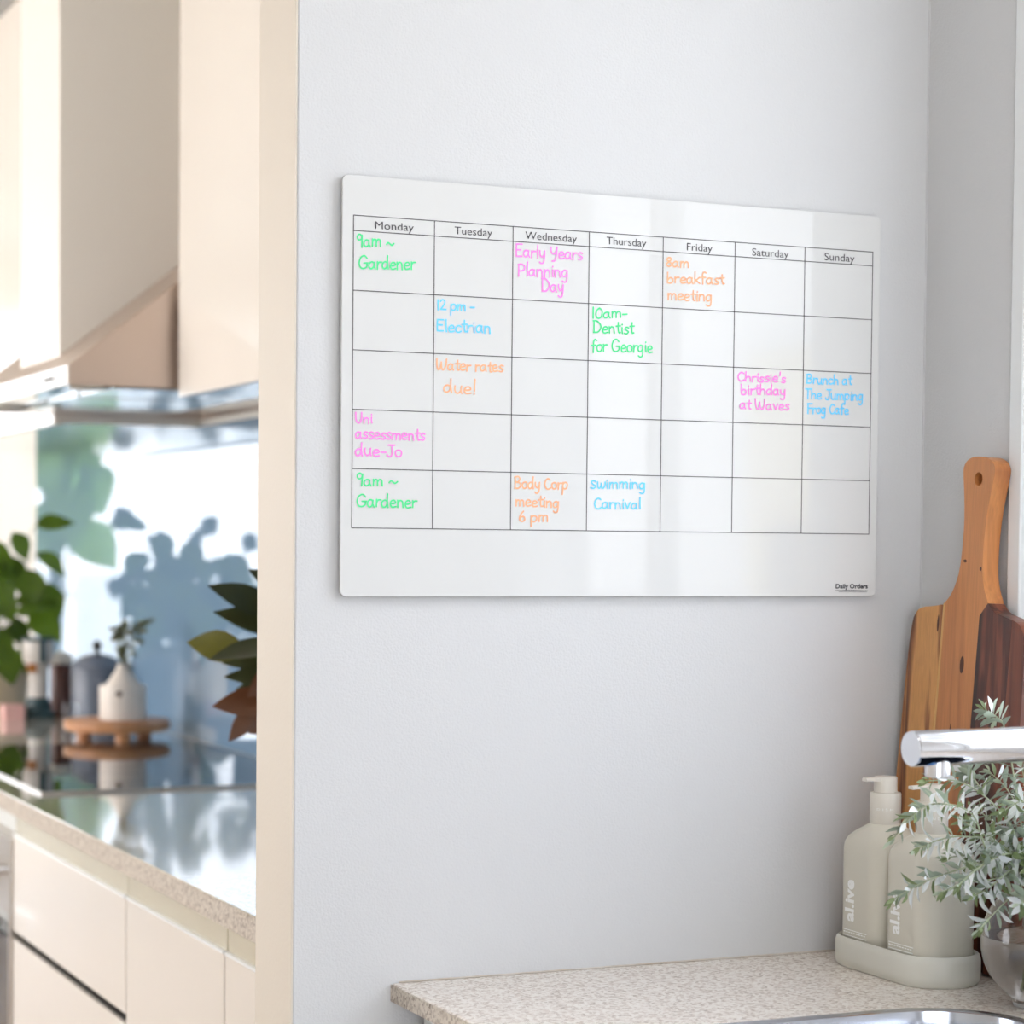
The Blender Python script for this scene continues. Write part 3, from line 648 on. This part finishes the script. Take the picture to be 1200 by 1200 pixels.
fo = thing('silver_foliage', 'bunch of silvery sage coloured leafy sprigs standing in the glass vase', 'foliage', (vx, vy, .93))
SPR = [
[(0.5174, -0.31, 1.0467), (0.4947, -0.3075, 1.0906), (0.4635, -0.305, 1.1017), (0.4375, -0.3025, 1.0962), (0.4122, -0.3, 1.0698)],
[(0.5462, -0.31, 1.0373), (0.5145, -0.3075, 1.0465), (0.4787, -0.305, 1.04), (0.4434, -0.3025, 1.0297), (0.4131, -0.3, 1.0154)],
[(0.5797, -0.31, 1.0517), (0.5438, -0.32, 1.0269), (0.5084, -0.33, 1.0067), (0.4801, -0.34, 0.9904)],
[(0.5507, -0.31, 1.053), (0.5364, -0.3025, 1.0845), (0.5127, -0.295, 1.1083), (0.4894, -0.2875, 1.1203), (0.4616, -0.28, 1.1205)],
[(0.5504, -0.31, 1.0689), (0.549, -0.2975, 1.1153), (0.5456, -0.285, 1.1661), (0.5419, -0.2725, 1.1789), (0.5382, -0.26, 1.1829)],
[(0.5411, -0.31, 1.0534), (0.5141, -0.3075, 1.0662), (0.4828, -0.305, 1.0712), (0.4593, -0.3025, 1.068), (0.4399, -0.3, 1.0608)],
[(0.5412, -0.31, 1.0455), (0.5384, -0.2867, 1.0826), (0.5255, -0.2633, 1.1207), (0.5342, -0.24, 1.1239)],
[(0.5652, -0.31, 1.0523), (0.5674, -0.2867, 1.0814), (0.5646, -0.2633, 1.1073), (0.5616, -0.24, 1.1214)],
[(0.5652, -0.31, 1.0523), (0.5622, -0.3, 1.0911), (0.5641, -0.29, 1.122), (0.5613, -0.28, 1.1453)],
[(0.551, -0.31, 1.0371), (0.5153, -0.3133, 1.0314), (0.48, -0.3167, 1.0298), (0.4546, -0.32, 1.0238)],
[(0.5509, -0.31, 1.0451), (0.5293, -0.3, 1.0527), (0.5126, -0.29, 1.0522), (0.4865, -0.28, 1.0482)],
[(0.5605, -0.31, 1.0446), (0.5317, -0.3167, 1.0389), (0.5035, -0.3233, 1.0256), (0.4801, -0.33, 1.0199)],
[(0.57, -0.31, 1.0521), (0.5653, -0.29, 1.0659), (0.5555, -0.27, 1.072), (0.5355, -0.25, 1.0908)],
[(0.5799, -0.31, 1.0437), (0.5621, -0.3133, 1.0767), (0.5447, -0.3167, 1.1015), (0.5186, -0.32, 1.095)],
[(0.5895, -0.31, 1.0512), (0.5923, -0.305, 1.0985), (0.5808, -0.3, 1.1304)],
[(0.5896, -0.31, 1.0432), (0.63, -0.295, 1.0799), (0.6613, -0.28, 1.1015)],
[(0.5896, -0.31, 1.0432), (0.6308, -0.32, 1.0505), (0.6626, -0.33, 1.0423)],
[(0.5847, -0.31, 1.0434), (0.5424, -0.335, 1.0173), (0.5097, -0.36, 1.0149)],
[(0.5652, -0.31, 1.0483), (0.5411, -0.31, 1.0534), (0.517, -0.31, 1.0664), (0.4789, -0.31, 1.0876)],
[(0.5654, -0.31, 1.0404), (0.5289, -0.32, 1.0553), (0.4889, -0.33, 1.0467), (0.4544, -0.34, 1.0305)],

]
rnd = random.Random(11)
lv = [leaf_mesh('leaf', .0185, .0062, curl=c1, m=M['leafs'], n=4, fold=.5, base=.55) for c1 in (.05, .22, -.12)]
lg = [leaf_mesh('leaf', .017, .0056, curl=c1, m=M['leafg'], n=4, fold=.5, base=.5) for c1 in (.1, .25)]
def sprig(path, nodes, r0=.0011):
    base = Vector((vx, vy, .93)); pts = [Vector(p) for p in path]
    neck = Vector((vx+rnd.uniform(-.012, .012), vy+rnd.uniform(-.012, .012), 1.035))
    foot = Vector((vx+rnd.uniform(-.02, .02), vy+rnd.uniform(-.02, .02), .935))
    full = catmull([foot, neck]+pts[(1 if (pts[0]-neck).length < .02 else 0):], 7)
    full = [p-base for p in full]
    st = tube('sprig', M['stems'], full, r0, r0*.55, 5, fo)
    body = full[9:]; N = len(body); made = 0; cm = bmesh.new(); L = sum((b-a).length for a, b in zip(body, body[1:]))
    k = 0; tot = int(L/.0044)
    for i in range(tot):
        t = 1-(i/tot); f = t*(N-1); a = min(int(f), N-2); p = body[a].lerp(body[a+1], f-a); d = (body[a+1]-body[a]).normalized()
        side = d.cross(Vector((0, 0, 1)));
        if side.length < .1: side = d.cross(Vector((1, 0, 0)))
        side.normalize(); up = side.cross(d)
        for s in (0, 1):
            if rnd.random() < .1: continue
            ang = i*2.4+s*math.pi+rnd.uniform(-.4, .4); rad = side*math.cos(ang)+up*math.sin(ang)
            sp = .55+.6*min(1, (1-t)*4)+rnd.uniform(-.15, .2)
            dr = (d*math.cos(sp)+rad*math.sin(sp)).normalized(); dr.z -= .1
            nm = d*math.sin(sp)-rad*math.cos(sp)
            if rnd.random() < .7: nm = -nm if nm.z < 0 else nm
            sc = rnd.uniform(.75, 1.15)*(.7+.4*min(1, (1-t)*5)); young = (i < 3 or rnd.random() < .24)
            me = rnd.choice(lg if young else lv); mt = orient(p, dr, nm, sc)
            if made < nodes: leaf(me, mt, st); made += 1
            else:
                vmap = [cm.verts.new(mt@v.co) for v in me.vertices]; mi = 1 if young else 0
                for pf in me.polygons: ff = cm.faces.new([vmap[j] for j in pf.vertices]); ff.material_index = mi; ff.smooth = True
    if len(cm.verts):
        me = bpy.data.meshes.new('leaf_cluster'); cm.to_mesh(me); me.materials.append(M['leafs']); me.materials.append(M['leafg'])
        o = link('leaf_cluster', me, None, st, kind='stuff')
    cm.free()
for s in SPR: sprig(s, 14)
# ------------------------------------------------------------ kitchen beyond: base run under the long worktop
KX = .046; KD = WX-.004
kw = thing('worktop', 'long glossy pale stone worktop carrying the black cooktop', 'worktop', (KX, .125, .88))
bm = bmesh.new()
abox(bm, 0, KD-KX, 0, 4.2, 0, .03); fin(bm, 'slab', M['stonek'], kw, bevel=.0012)
box('front_edge_strip', M['stonedge'], -.0012, .0003, .001, 4.2, .0005, .0285, parent=kw)
def base_unit(y0, y1, kind, label):
    c = thing('base_cabinet', label, 'cabinet', (.06, y0, .1))
    box('carcase', M['bracket'], .05, .56, .001, y1-y0-.001, 0, .778, parent=c)
    box('finger_rail', M['cabrail'], .004, .05, .001, y1-y0-.001, .742, .778, parent=c)
    box('rail_lip', M['trim'], -.001, .019, .0025, y1-y0-.0025, .7385, .7425, parent=c)
    if kind == 'drawers':
        for z0, z1 in ((.0, .272), (.278, .562), (.576, .738)):
            d = box('drawer', M['cabinet'], 0, .019, .002, y1-y0-.002, z0, z1, parent=c, bevel=.0012)
            box('finger_groove', M['gap'], .006, .02, .003, y1-y0-.003, z1, z1+.004, parent=d)
    else:
        box('door', M['cabinet'], 0, .019, .002, y1-y0-.002, 0, .738, parent=c, bevel=.0012)
    box('plinth', M['gap'], .08, .10, .001, y1-y0-.001, -.1, 0, parent=c)
    return c
base_unit(1.072, 1.822, 'drawers', 'glossy cream cabinet of wide drawers next to the oven')
base_unit(.602, 1.070, 'door', 'glossy cream cabinet with one door, right of the drawers')
base_unit(.130, .600, 'door', 'glossy cream cabinet door next to the white wall end')
base_unit(2.43, 3.33, 'drawers', 'cream drawer cabinet on the far side of the oven')
base_unit(3.332, 4.32, 'door', 'cream cabinet at the far end of the run')
ov = thing('oven', 'built-in black glass oven with steel frame under the cooktop', 'oven', (.06, 1.826, .1))
box('carcase', M['bracket'], .03, .56, .001, .599, 0, .778, parent=ov)
box('door', M['oven'], .0, .03, .02, .58, .05, .56, parent=ov, bevel=.002)
box('steel_frame', M['steel'], -.004, .028, .002, .02, .04, .73, parent=ov, bevel=.001)
box('steel_frame', M['steel'], -.004, .028, .58, .598, .04, .73, parent=ov, bevel=.001)
box('control_panel', M['steel'], -.003, .03, .02, .58, .60, .73, parent=ov, bevel=.001)
tube('handle', M['chrome'], [(-.045, .06, .575), (-.045, .54, .575)], .009, n=16, parent=ov)
for y in (.1, .5): tube('handle_post', M['chrome'], [(0, y, .575), (-.045, y, .575)], .006, n=10, parent=ov)
for y in (.12, .2, .4, .48):
    bm = bmesh.new(); add_tube(bm, [Vector((-.003, y, .665)), Vector((-.025, y, .665))], .016, .014, 20); fin(bm, 'knob', M['chrome'], ov, smooth=True)
# cooktop
ck = thing('cooktop', 'black glass ceramic cooktop set into the pale stone worktop', 'cooktop', (.098, 1.778, .9102))
box('glass', M['blackglass'], 0, .522, 0, .90, 0, .005, parent=ck, bevel=.0012)
box('trim_strip', M['steel'], -.0015, .0, 0, .90, 0, .0052, parent=ck); box('trim_strip', M['steel'], 0, .522, -.003, 0, 0, .0052, parent=ck)
ring = mat('cooking_zone_print', (70, 72, 76), .2)
for (x, y, r) in ((.15, .2, .09), (.38, .2, .075), (.15, .68, .075), (.38, .68, .105), (.26, .45, .07)):
    bm = bmesh.new(); n = 48
    a = [bm.verts.new((x+(r-.002)*math.cos(2*math.pi*i/n), y+(r-.002)*math.sin(2*math.pi*i/n), .0052)) for i in range(n)]
    b2 = [bm.verts.new((x+r*math.cos(2*math.pi*i/n), y+r*math.sin(2*math.pi*i/n), .0052)) for i in range(n)]
    for i in range(n): bm.faces.new((a[i], b2[i], b2[(i+1) % n], a[(i+1) % n]))
    fin(bm, 'cooking_zone', ring, ck)
# splashback glass
sp_ = box('splashback', M['splash'], WX-.0045, WX-.0005, .125, 4.335, .9105, 1.585, bevel=.0005)
tag(sp_, 'glossy blue-grey glass splashback behind the cooktop mirroring the bright windows', 'splashback')
# overhead cupboards
def wall_unit(y0, y1, n, label, zb=1.588):
    c = thing('wall_cabinet', label, 'cabinet', (.33, y0, zb))
    box('carcase', M['cabinet'], .02, KD-.33+.003, .0, y1-y0, 0, .95, parent=c, bevel=.001)
    box('underside_panel', M['under'], .022, KD-.33, .003, y1-y0-.003, -.0012, .002, parent=c)
    w = (y1-y0)/n
    for i in range(n): box('door', M['cabinet'], 0, .019, i*w+.001, (i+1)*w-.001, -.004, .95, parent=c, bevel=.0012)
    return c
wall_unit(.125, 1.772, 3, 'cream overhead cupboards between the white wall end and the range hood')
wall_unit(2.722, 4.325, 3, 'cream overhead cupboards on the far side of the range hood', 1.584)
# range hood: wedge canopy, chimney, filters
hd = thing('range_hood', 'stainless steel wedge canopy range hood with square chimney over the cooktop', 'range hood', (.148, 1.80, 1.600))
hw, hx = .90, KD-.148+.003
prof = [(0, 0), (0, .033), (.172, .170), (hx, .170+(hx-.172)*.79), (hx, 0)]
bm = bmesh.new(); a = [bm.verts.new((x, 0, z)) for x, z in prof]; b2 = [bm.verts.new((x, hw, z)) for x, z in prof]; n = len(prof)
bm.faces.new(a); bm.faces.new(list(reversed(b2)))
for i in range(n-1): bm.faces.new((a[i], a[i+1], b2[i+1], b2[i]))
fin(bm, 'canopy', M['steel_side'], hd, bevel=.002)
box('front_rim', M['steel'], -.003, .0015, 0, hw, 0, .034, parent=hd, bevel=.0008)
box('underside_panel', M['under'], .01, hx-.01, .01, hw-.01, .006, .010, parent=hd)
for i in range(3): box('filter', M['under'], .09, .38, .05+i*.27, .30+i*.27, -.0005, .006, parent=hd, bevel=.001)
for y in (.12, .78): lathe('hood_lamp', M['cream'], [(.03, .006), (.03, .001), (.024, 0), (0, 0)], hd, n=24, loc=(.06, y, 0))
box('chimney', M['chimney'], .045, hx, .27, .60, .05, 1.02, parent=hd, bevel=.0015)
for y in (.10, .13, .16): box('button', M['gap'], -.006, -.002, y, y+.012, .014, .019, parent=hd)

# ------------------------------------------------------------ things on the far worktop
t = thing('trivet', 'round wooden footed board carrying the white pot behind the cooktop', 'trivet', (.487, 2.805, .91))
lathe('top_disc', M['trivet'], [(.100, .020), (.112, .024), (.114, .032), (.113, .042), (.108, .045), (0, .045)], t, n=48)
for i in range(3): a = R_(25+120*i); lathe('foot', M['trivet'], [(.013, 0), (.016, .003), (.017, .021)], t, n=16, loc=(.075*math.cos(a), .075*math.sin(a), 0))
p = thing('ceramic_pot', 'white cylindrical ceramic pot with a dark chip on the wooden board', 'pot', (.495, 2.785, .955))
lathe('body', M['marble'], [(.045, 0), (.050, .002), (.0505, .070), (.049, .0745), (.0465, .0745), (.046, .06)], p, n=40)
bm = bmesh.new(); bmesh.ops.create_icosphere(bm, subdivisions=2, radius=.009, matrix=Matrix.Translation((.012-.028, -.046, .058))@Matrix.Diagonal((1.3, .3, .7, 1)))
fin(bm, 'chip', M['darkspot'], p, smooth=True)
q = thing('bud_vase', 'small white bud vase with a tapered neck inside the ceramic pot', 'vase', (.495, 2.785, .985))
lathe('body', M['marble'], [(.034, 0), (.040, .03), (.038, .045), (.028, .058), (.0155, .076), (.0125, .084), (.0135, .089), (.010, .089), (.009, .07)], q, n=36)
dr = thing('dried_sprig', 'grey-green dried sprig standing in the white bud vase', 'sprig', (.495, 2.785, 1.03))
dl = leaf_mesh('leaf', .020, .013, m=M['dried'], n=3); rnd = random.Random(3)
for k in range(7):
    e = Vector(((k-2)*.013, rnd.uniform(-.03, .02), rnd.uniform(.11, .135)+k*.004)); c = catmull([Vector((0, 0, 0)), Vector((0, 0, .04)), e*.7+Vector((0, 0, .01)), e], 5)
    st = tube('stem', M['pilstem'], c, .0012, .0007, 5, dr)
    for i in range(16):
        pp = c[5+int(rnd.random()*(len(c)-6))]; d = Vector((rnd.uniform(-1, 1), rnd.uniform(-1, 1), rnd.uniform(-.2, .9)))
        leaf(dl, orient(pp, d, Vector((rnd.uniform(-1, 1), rnd.uniform(-1, 1), 1)), rnd.uniform(.8, 1.3)), st)
# kettle, jar, grinder, tumbler, pot plant
k = thing('casserole_pot', 'blue-grey enamel casserole pot with a knobbed lid by the splashback', 'pot', (.570, 3.32, .91))
lathe('body', M['kettle'], [(.052, 0), (.060, .006), (.062, .03), (.062, .125), (.064, .130)], k, n=40)
lathe('lid', M['kettle'], [(.064, .130), (.060, .139), (.035, .156), (.010, .162)], k, n=32)
lathe('lid_knob', M['blacktrim'], [(.005, .160), (.006, .170), (.011, .176), (.011, .186), (.004, .192), (0, .192)], k, n=20)
for s in (-1, 1): tube('handle', M['kettle'], catmull([Vector((-.02, s*.060, .10)), Vector((0, s*.078, .102)), Vector((.02, s*.060, .10))], 5), .004, n=8, parent=k)
j = thing('storage_jar', 'dark brown stoneware jar with a pale lid between the grinder and the pot', 'jar', (.530, 3.52, .91))
lathe('body', M['brown'], [(.022, 0), (.026, .004), (.0265, .122), (.024, .128)], j, n=32); lathe('lid', M['cream'], [(.024, .128), (.028, .131), (.028, .146), (.022, .153), (.006, .157), (0, .157)], j, n=32)
g = thing('coffee_grinder', 'pale grey and teal hand coffee grinder beside the leafy pot plant', 'grinder', (.462, 3.47, .91))
box('base', M['teal'], -.034, .034, -.034, .034, 0, .018, parent=g, bevel=.003)
lathe('foot_column', M['teal'], [(.034, .018), (.032, .034), (.024, .05)], g, n=24)
lathe('body', M['grind'], [(.024, .05), (.023, .08), (.024, .118), (.030, .132)], g, n=28)
box('amber_band', M['ambr'], -.030, -.010, -.030, -.018, .112, .132, parent=g)
lathe('hopper', M['grind'], [(.030, .132), (.037, .142), (.038, .185), (.036, .188)], g, n=28); lathe('rim', M['teal'], [(.038, .186), (.040, .188), (.040, .194), (.010, .196), (0, .196)], g, n=28)
box('strap', M['teal'], -.004, .010, -.041, -.034, .135, .188, parent=g)
gl = thing('tumbler', 'small clear glass tumbler in front of the blue-grey pot', 'glass', (.493, 3.262, .91))
lathe('cup', M['glass'], [(0, .002), (.020, .002), (.023, .05), (.0215, .05), (.0185, .006), (0, .006)], gl, n=28, cap=False)
cd_ = box('card_box', M['pink'], .372, .420, 3.42, 3.48, .91, .945, bevel=.002); tag(cd_, 'small pink box in front of the cream plant pot', 'box')
pp_ = thing('plant_pot', 'cream glazed pot under the trailing leafy plant', 'pot', (.385, 3.75, .91))
lathe('body', M['pot'], [(.095, 0), (.105, .004), (.118, .12), (.120, .135), (.116, .137), (.110, .125), (.106, .12)], pp_, n=40, cap=True)
lathe('soil', M['soil'], [(0, .119), (.107, .118)], pp_, n=24, cap=False)
pl = thing('leafy_plant', 'green round-leaved plant growing in the cream pot at the far end', 'plant', (.385, 3.75, 1.03)); rnd = random.Random(21)
pm = [leaf_mesh('leaf', l_, w_, curl=c_2, m=M['pil'], n=6, fold=.2, base=.42) for l_, w_, c_2 in ((.092, .07, .15), (.08, .066, .3), (.10, .062, .2))]
tips = [((.115, -.07, .345), 1.0), ((.06, -.07, .33), .9), ((.150, -.07, .20), .95), ((.12, -.07, .28), 1.0), ((.10, -.08, .13), 1.2), ((.03, -.08, .09), 1.35), ((.04, -.05, .27), 1.0), ((.09, -.09, .24), 1.1), ((.10, -.07, .18), 1.0), ((.02, -.09, .22), 1.1), ((-.02, -.08, .30), 1.0), ((.06, -.09, .16), 1.2), ((.0, -.1, .16), 1.2), ((.02, -.1, .05), 1.3), ((.08, -.05, .05), 1.2)]
for i in range(30): tips.append(((rnd.uniform(-.15, .11), rnd.uniform(-.09, .08), rnd.uniform(.02, .28)), rnd.uniform(.8, 1.15)))
for e, sc in tips:
    e = Vector(e); c = catmull([Vector((e.x*.1, e.y*.1, -.005)), Vector((e.x*.35, e.y*.35, max(.04, e.z*.6))), e], 5); st = tube('stem', M['pilstem'], c, .0022, .0013, 5, pl)
    d = Vector((e.x*.5+rnd.uniform(-.09, .09), rnd.uniform(-.08, .0), rnd.uniform(-.14, .05)))
    leaf(rnd.choice(pm), orient(e, d, Vector((rnd.uniform(-.4, .4), -.7, .8)), sc), st)

# magnolia bunch in a vase just behind the wall end
mv = thing('stoneware_vase', 'tall grey stoneware vase behind the white wall end', 'vase', (.362, 1.02, .91))
lathe('body', M['kettle'], [(.05, 0), (.065, .004), (.075, .08), (.055, .15), (.04, .18), (.044, .19), (.036, .19), (.034, .15)], mv, n=32)
mg = thing('magnolia_branches', 'bunch of dark magnolia leaves with brown undersides in front of the splashback', 'branches', (.362, 1.02, 1.04)); rnd = random.Random(9)
mm = [leaf_mesh('leaf', l_, w_, curl=c3, m=M['magl'], n=7, fold=.22, base=.48) for l_, w_, c3 in ((.12, .045, .1), (.10, .042, -.08), (.13, .048, .2))]
mu = leaf_mesh('leaf', .085, .044, curl=.1, m=M['magu'], n=7, fold=.2, base=.5)
LV = [  # base point, tip point (metres from the root), facing, kind
 ((-.10, -.02, .195), (-.205, -.03, .240), (-.2, -.9, .5), 0), ((-.09, -.02, .170), (-.195, -.02, .205), (-.2, -.8, .6), 0), ((-.09, -.05, .155), (-.215, -.05, .145), (-.1, -.5, .85), 0),
 ((-.15, -.03, .145), (-.235, -.02, .160), (-.3, -.9, .25), 9), ((-.09, -.04, .085), (-.205, -.04, .075), (.2, .8, -.5), 1), ((-.13, -.02, .075), (-.175, -.01, .020), (.3, .8, -.4), 1),
 ((-.10, -.04, .13), (-.160, -.06, .085), (.3, .7, .1), 1), ((-.08, -.03, .105), (-.18, -.01, .115), (-.2, -.7, .6), 0), ((-.08, -.02, .20), (-.115, -.04, .255), (.3, -.9, .2), 0),
 ((-.05, -.05, .20), (-.135, -.06, .240), (-.1, -.9, .4), 0), ((-.06, -.06, .09), (-.14, -.07, .06), (.2, .9, -.2), 1), ((-.06, -.05, .14), (-.15, -.09, .135), (-.1, -.8, .6), 2), ((-.04, -.06, .12), (-.13, -.09, .06), (.3, -.9, .2), 2),
 ((-.05, .02, .18), (-.16, .02, .20), (-.1, -.9, .3), 0), ((-.05, .02, .14), (-.17, .03, .13), (-.1, -.9, .4), 0), ((-.04, .02, .11), (-.15, .03, .09), (0, -.9, .2), 0), ((-.05, .03, .21), (-.13, .03, .26), (0, -.9, .2), 0), ((-.06, .02, .09), (-.16, .03, .055), (.1, .8, .1), 1), ((-.09, -.03, .07), (-.12, -.04, .045), (0, -.9, .2), 9),
 ((-.03, -.02, .10), (-.12, -.02, .10), (.2, .8, -.1), 1), ((-.05, -.07, .17), (-.15, -.08, .175), (-.2, -.9, .5), 0), ((-.06, -.04, .07), (-.15, -.03, .03), (.2, .9, .1), 1), ((-.05, -.08, .21), (-.12, -.10, .205), (-.1, -.9, .2), 2), ((-.04, -.08, .07), (-.10, -.1, .03), (.1, -.9, .1), 2)]
br = []
for e in ((-.12, -.03, .16), (-.12, -.04, .09), (-.06, -.05, .22), (.05, 0, .2), (.08, -.03, .1), (0, .08, .15)):
    c = catmull([Vector((0, 0, -.02)), Vector((e[0]*.3, e[1]*.3, .06)), Vector(e)], 6); br.append((Vector(e), tube('twig', M['magstem'], c, .004, .002, 8, mg)))
def near(p): return min(br, key=lambda b: (b[0]-Vector(p)).length)[1]
for a, b_, nm, kd in LV:
    a, b_ = Vector(a), Vector(b_); me = mu if kd == 9 else mm[kd]; Ln = .085 if kd == 9 else (.12, .10, .13)[kd]
    leaf(me, orient(a, b_-a, nm, (b_-a).length/Ln), near(a))
for e, tw in br:
    for i in range(6):
        d = Vector((rnd.uniform(.1, 1), rnd.uniform(-1, .8), rnd.uniform(-.2, .6))).normalized()
        leaf(rnd.choice(mm), orient(e*rnd.uniform(.75, 1), d, Vector((rnd.uniform(-1, 1), -.5, 1)), rnd.uniform(.7, 1)), tw)

# ------------------------------------------------------------ far dining end, seen mirrored in the splashback
dt = thing('dining_table', 'dark wooden dining table by the far glazed doors', 'table', (-.75, 6.75, 0))
box('tabletop', M['darkwood'], -.55, .52, -.45, .45, .72, .75, parent=dt, bevel=.003)
for x in (-.49, .44):
    for y in (-.4, .36): box('leg', M['darkwood'], x, x+.05, y, y+.05, 0, .72, parent=dt)
def chair(x, y, rz, label):
    c = thing('dining_chair', label, 'chair', (x, y, 0), rz, 'dining chairs at the dark table')
    box('seat', M['chair'], -.22, .22, -.02, .4, .42, .47, parent=c, bevel=.01)
    bm = bmesh.new(); outer = [(a, b) for a, b, _ in rrect(0, .72, .160, .25, .03, 0)]; holes = [[(a, b) for a, b, _ in rrect(s_*.078, .655, .060, .018, .0175, 0)] for s_ in (-1, 1)]
    extr_poly(bm, outer, holes, -.035, 0, lambda u, v, w_: (u, w_-.02, v)); fin(bm, 'backrest', M['chair'], c)
    for sx_ in (-.2, .17):
        for y0 in (-.02, .36): box('leg', M['darkwood'], sx_, sx_+.03, y0, y0+.03, 0, .43, parent=c)
    return c
chair(-.415, 5.75, 0, 'charcoal high-back dining chair nearer the splashback wall'); chair(-.90, 5.75, 0, 'charcoal high-back dining chair farther from the splashback wall')
ev = thing('glass_bottle_vase', 'dark vase on the dining table', 'vase', (-.47, 6.6, .75)); lathe('body', M['kettle'], [(.06, 0), (.09, .01), (.10, .10), (.06, .18), (.05, .22), (.04, .2)], ev, n=28)
eb = thing('gum_branches', 'large spray of round gum leaves in the dark vase on the dining table', 'branches', (-.47, 6.6, .93)); rnd = random.Random(5)
em = [leaf_mesh('leaf', l_, w_, m=M['euc'], n=6, fold=.1, base=.5, curl=.05) for l_, w_ in ((.10, .09), (.12, .085), (.13, .06))]
EE = [(.27, .48), (.24, .50), (.13, .49), (-.07, .48), (-.18, .40), (.27, .345), (.31, .22), (.10, .40), (.05, .37), (.20, .27), (-.04, .34), (-.21, .20), (.10, .20)]
for i in range(30):
    if i < len(EE): e = Vector((EE[i][0], rnd.uniform(-.1, .1), EE[i][1]-.03))
    else: e = Vector((rnd.uniform(-.24, .16), rnd.uniform(-.1, .1), rnd.uniform(.05, .34)))
    c = catmull([Vector((0, 0, 0)), Vector((e.x*.25, e.y*.3, e.z*.55)), e], 6); st = tube('stem', M['magstem'], c, .004, .0018, 6, eb)
    leaf(em[i % 3], orient(c[-1], Vector((rnd.uniform(-.6, .6), rnd.uniform(-.3, .3), rnd.uniform(-.4, .6))), Vector((rnd.uniform(-.3, .3), -1, rnd.uniform(-.3, .3))), rnd.uniform(.85, 1.1)), st)
    for kk in range(0 if i < 4 else 5):
        f = rnd.uniform(.3, .85); d = Vector((rnd.uniform(-1, 1), rnd.uniform(-.5, .5), rnd.uniform(-.9, .9)))
        leaf(rnd.choice(em), orient(c[int(f*(len(c)-1))], d, Vector((rnd.uniform(-.5, .5), -1, rnd.uniform(-.3, .3))), rnd.uniform(.7, 1.05)), st)
bp2 = thing('floor_planter', 'pale floor planter by the far glazed doors', 'planter', (-.12, 7.45, 0)); lathe('body', M['pot'], [(.14, 0), (.16, .01), (.19, .38), (.17, .38), (.16, .34)], bp2, n=32)
bt = thing('tall_houseplant', 'tall houseplant with very large light green leaves by the glazed doors', 'plant', (-.12, 7.45, .3)); rnd = random.Random(8)
bl = leaf_mesh('leaf', .27, .22, m=M['big'], n=8, fold=.12, base=.42, curl=.12)
for e in ((-.06, 0, 1.50), (-.02, -.1, 1.28), (-.05, .05, 1.62), (.08, 0, 1.45), (.10, .1, 1.15), (-.08, .05, 1.12), (-.12, 0, 1.36), (.02, .1, 1.34), (-.02, .1, 1.56), (.04, 0, 1.22)):
    e = Vector(e); c = catmull([Vector((0, 0, 0)), Vector((e.x*.2, e.y*.2, e.z*.55)), e], 6); st = tube('stem', M['pilstem'], c, .009, .005, 8, bt)
    leaf(bl, orient(e, Vector((rnd.uniform(-.7, .3), rnd.uniform(-.3, .3), -.5)), Vector((rnd.uniform(-.3, .3), -1, .3))), st)

# ------------------------------------------------------------ outdoors beyond the windows
box('ground', M['paving'], -12, 14, -16, 24, -.35, -.12, kind='structure')
def fence(x0, y0, x1, y1, label, m):
    d = Vector((x1-x0, y1-y0, 0)); L = d.length; rz = math.atan2(d.y, d.x); f = thing('garden_fence', label, 'fence', (x0, y0, -.12), rz)
    n = int(L/.6)
    bmx = None; proto = None
    for i in range(n):
        if proto is None:
            o = box('board', m, 0, .56, -.012, .012, 0, 1.25, parent=f); proto = o
        else: o = bpy.data.objects.new('board', proto.data); COL.objects.link(o); o.parent = f; o.location = (i*.6, 0, 0)
    box('rail', m, 0, L, .012, .05, 1.05, 1.11, parent=f); return f
fence(-6, 14.5, 5, 14.5, 'pale garden fence beyond the far glazed doors', M['fence'])
fence(4.2, 2, 4.2, -9, 'pale boundary fence outside the window over the sink', M['fence'])
nb = thing('added_shed', 'pale yellow shed added beyond the sink window for its reflection in the board', 'shed', (6.0, -9.33, -.12))  # added outdoors, kept narrow to suit its reflection in the whiteboard
box('wall', M['yell'], 0, .4, -.38, .38, 0, 2.6, parent=nb)
bm = bmesh.new(); v = [bm.verts.new(p) for p in ((-.05, -.42, 2.6), (.45, -.42, 2.6), (.45, .42, 2.6), (-.05, .42, 2.6), (.2, -.42, 2.75), (.2, .42, 2.75))]
for f in ((0, 1, 2, 3), (0, 3, 5, 4), (1, 4, 5, 2), (0, 4, 1), (3, 2, 5)): bm.faces.new([v[i] for i in f])
fin(bm, 'roof', M['fence'], nb)
box('window', M['oven'], -.02, .02, -.1, .3, 1.2, 1.6, parent=nb)

cl = thing('added_ceiling_light', 'added square recessed ceiling light, out of view above the nook worktop', 'ceiling light', (.20, -1.10, 2.62))  # unseen frame added around the guessed top light
for q in ((-.18, .18, -.18, -.155), (-.18, .18, .155, .18), (-.18, -.155, -.155, .155), (.155, .18, -.155, .155)): box('frame', M['trim'], *q, -.012, 0, parent=cl)
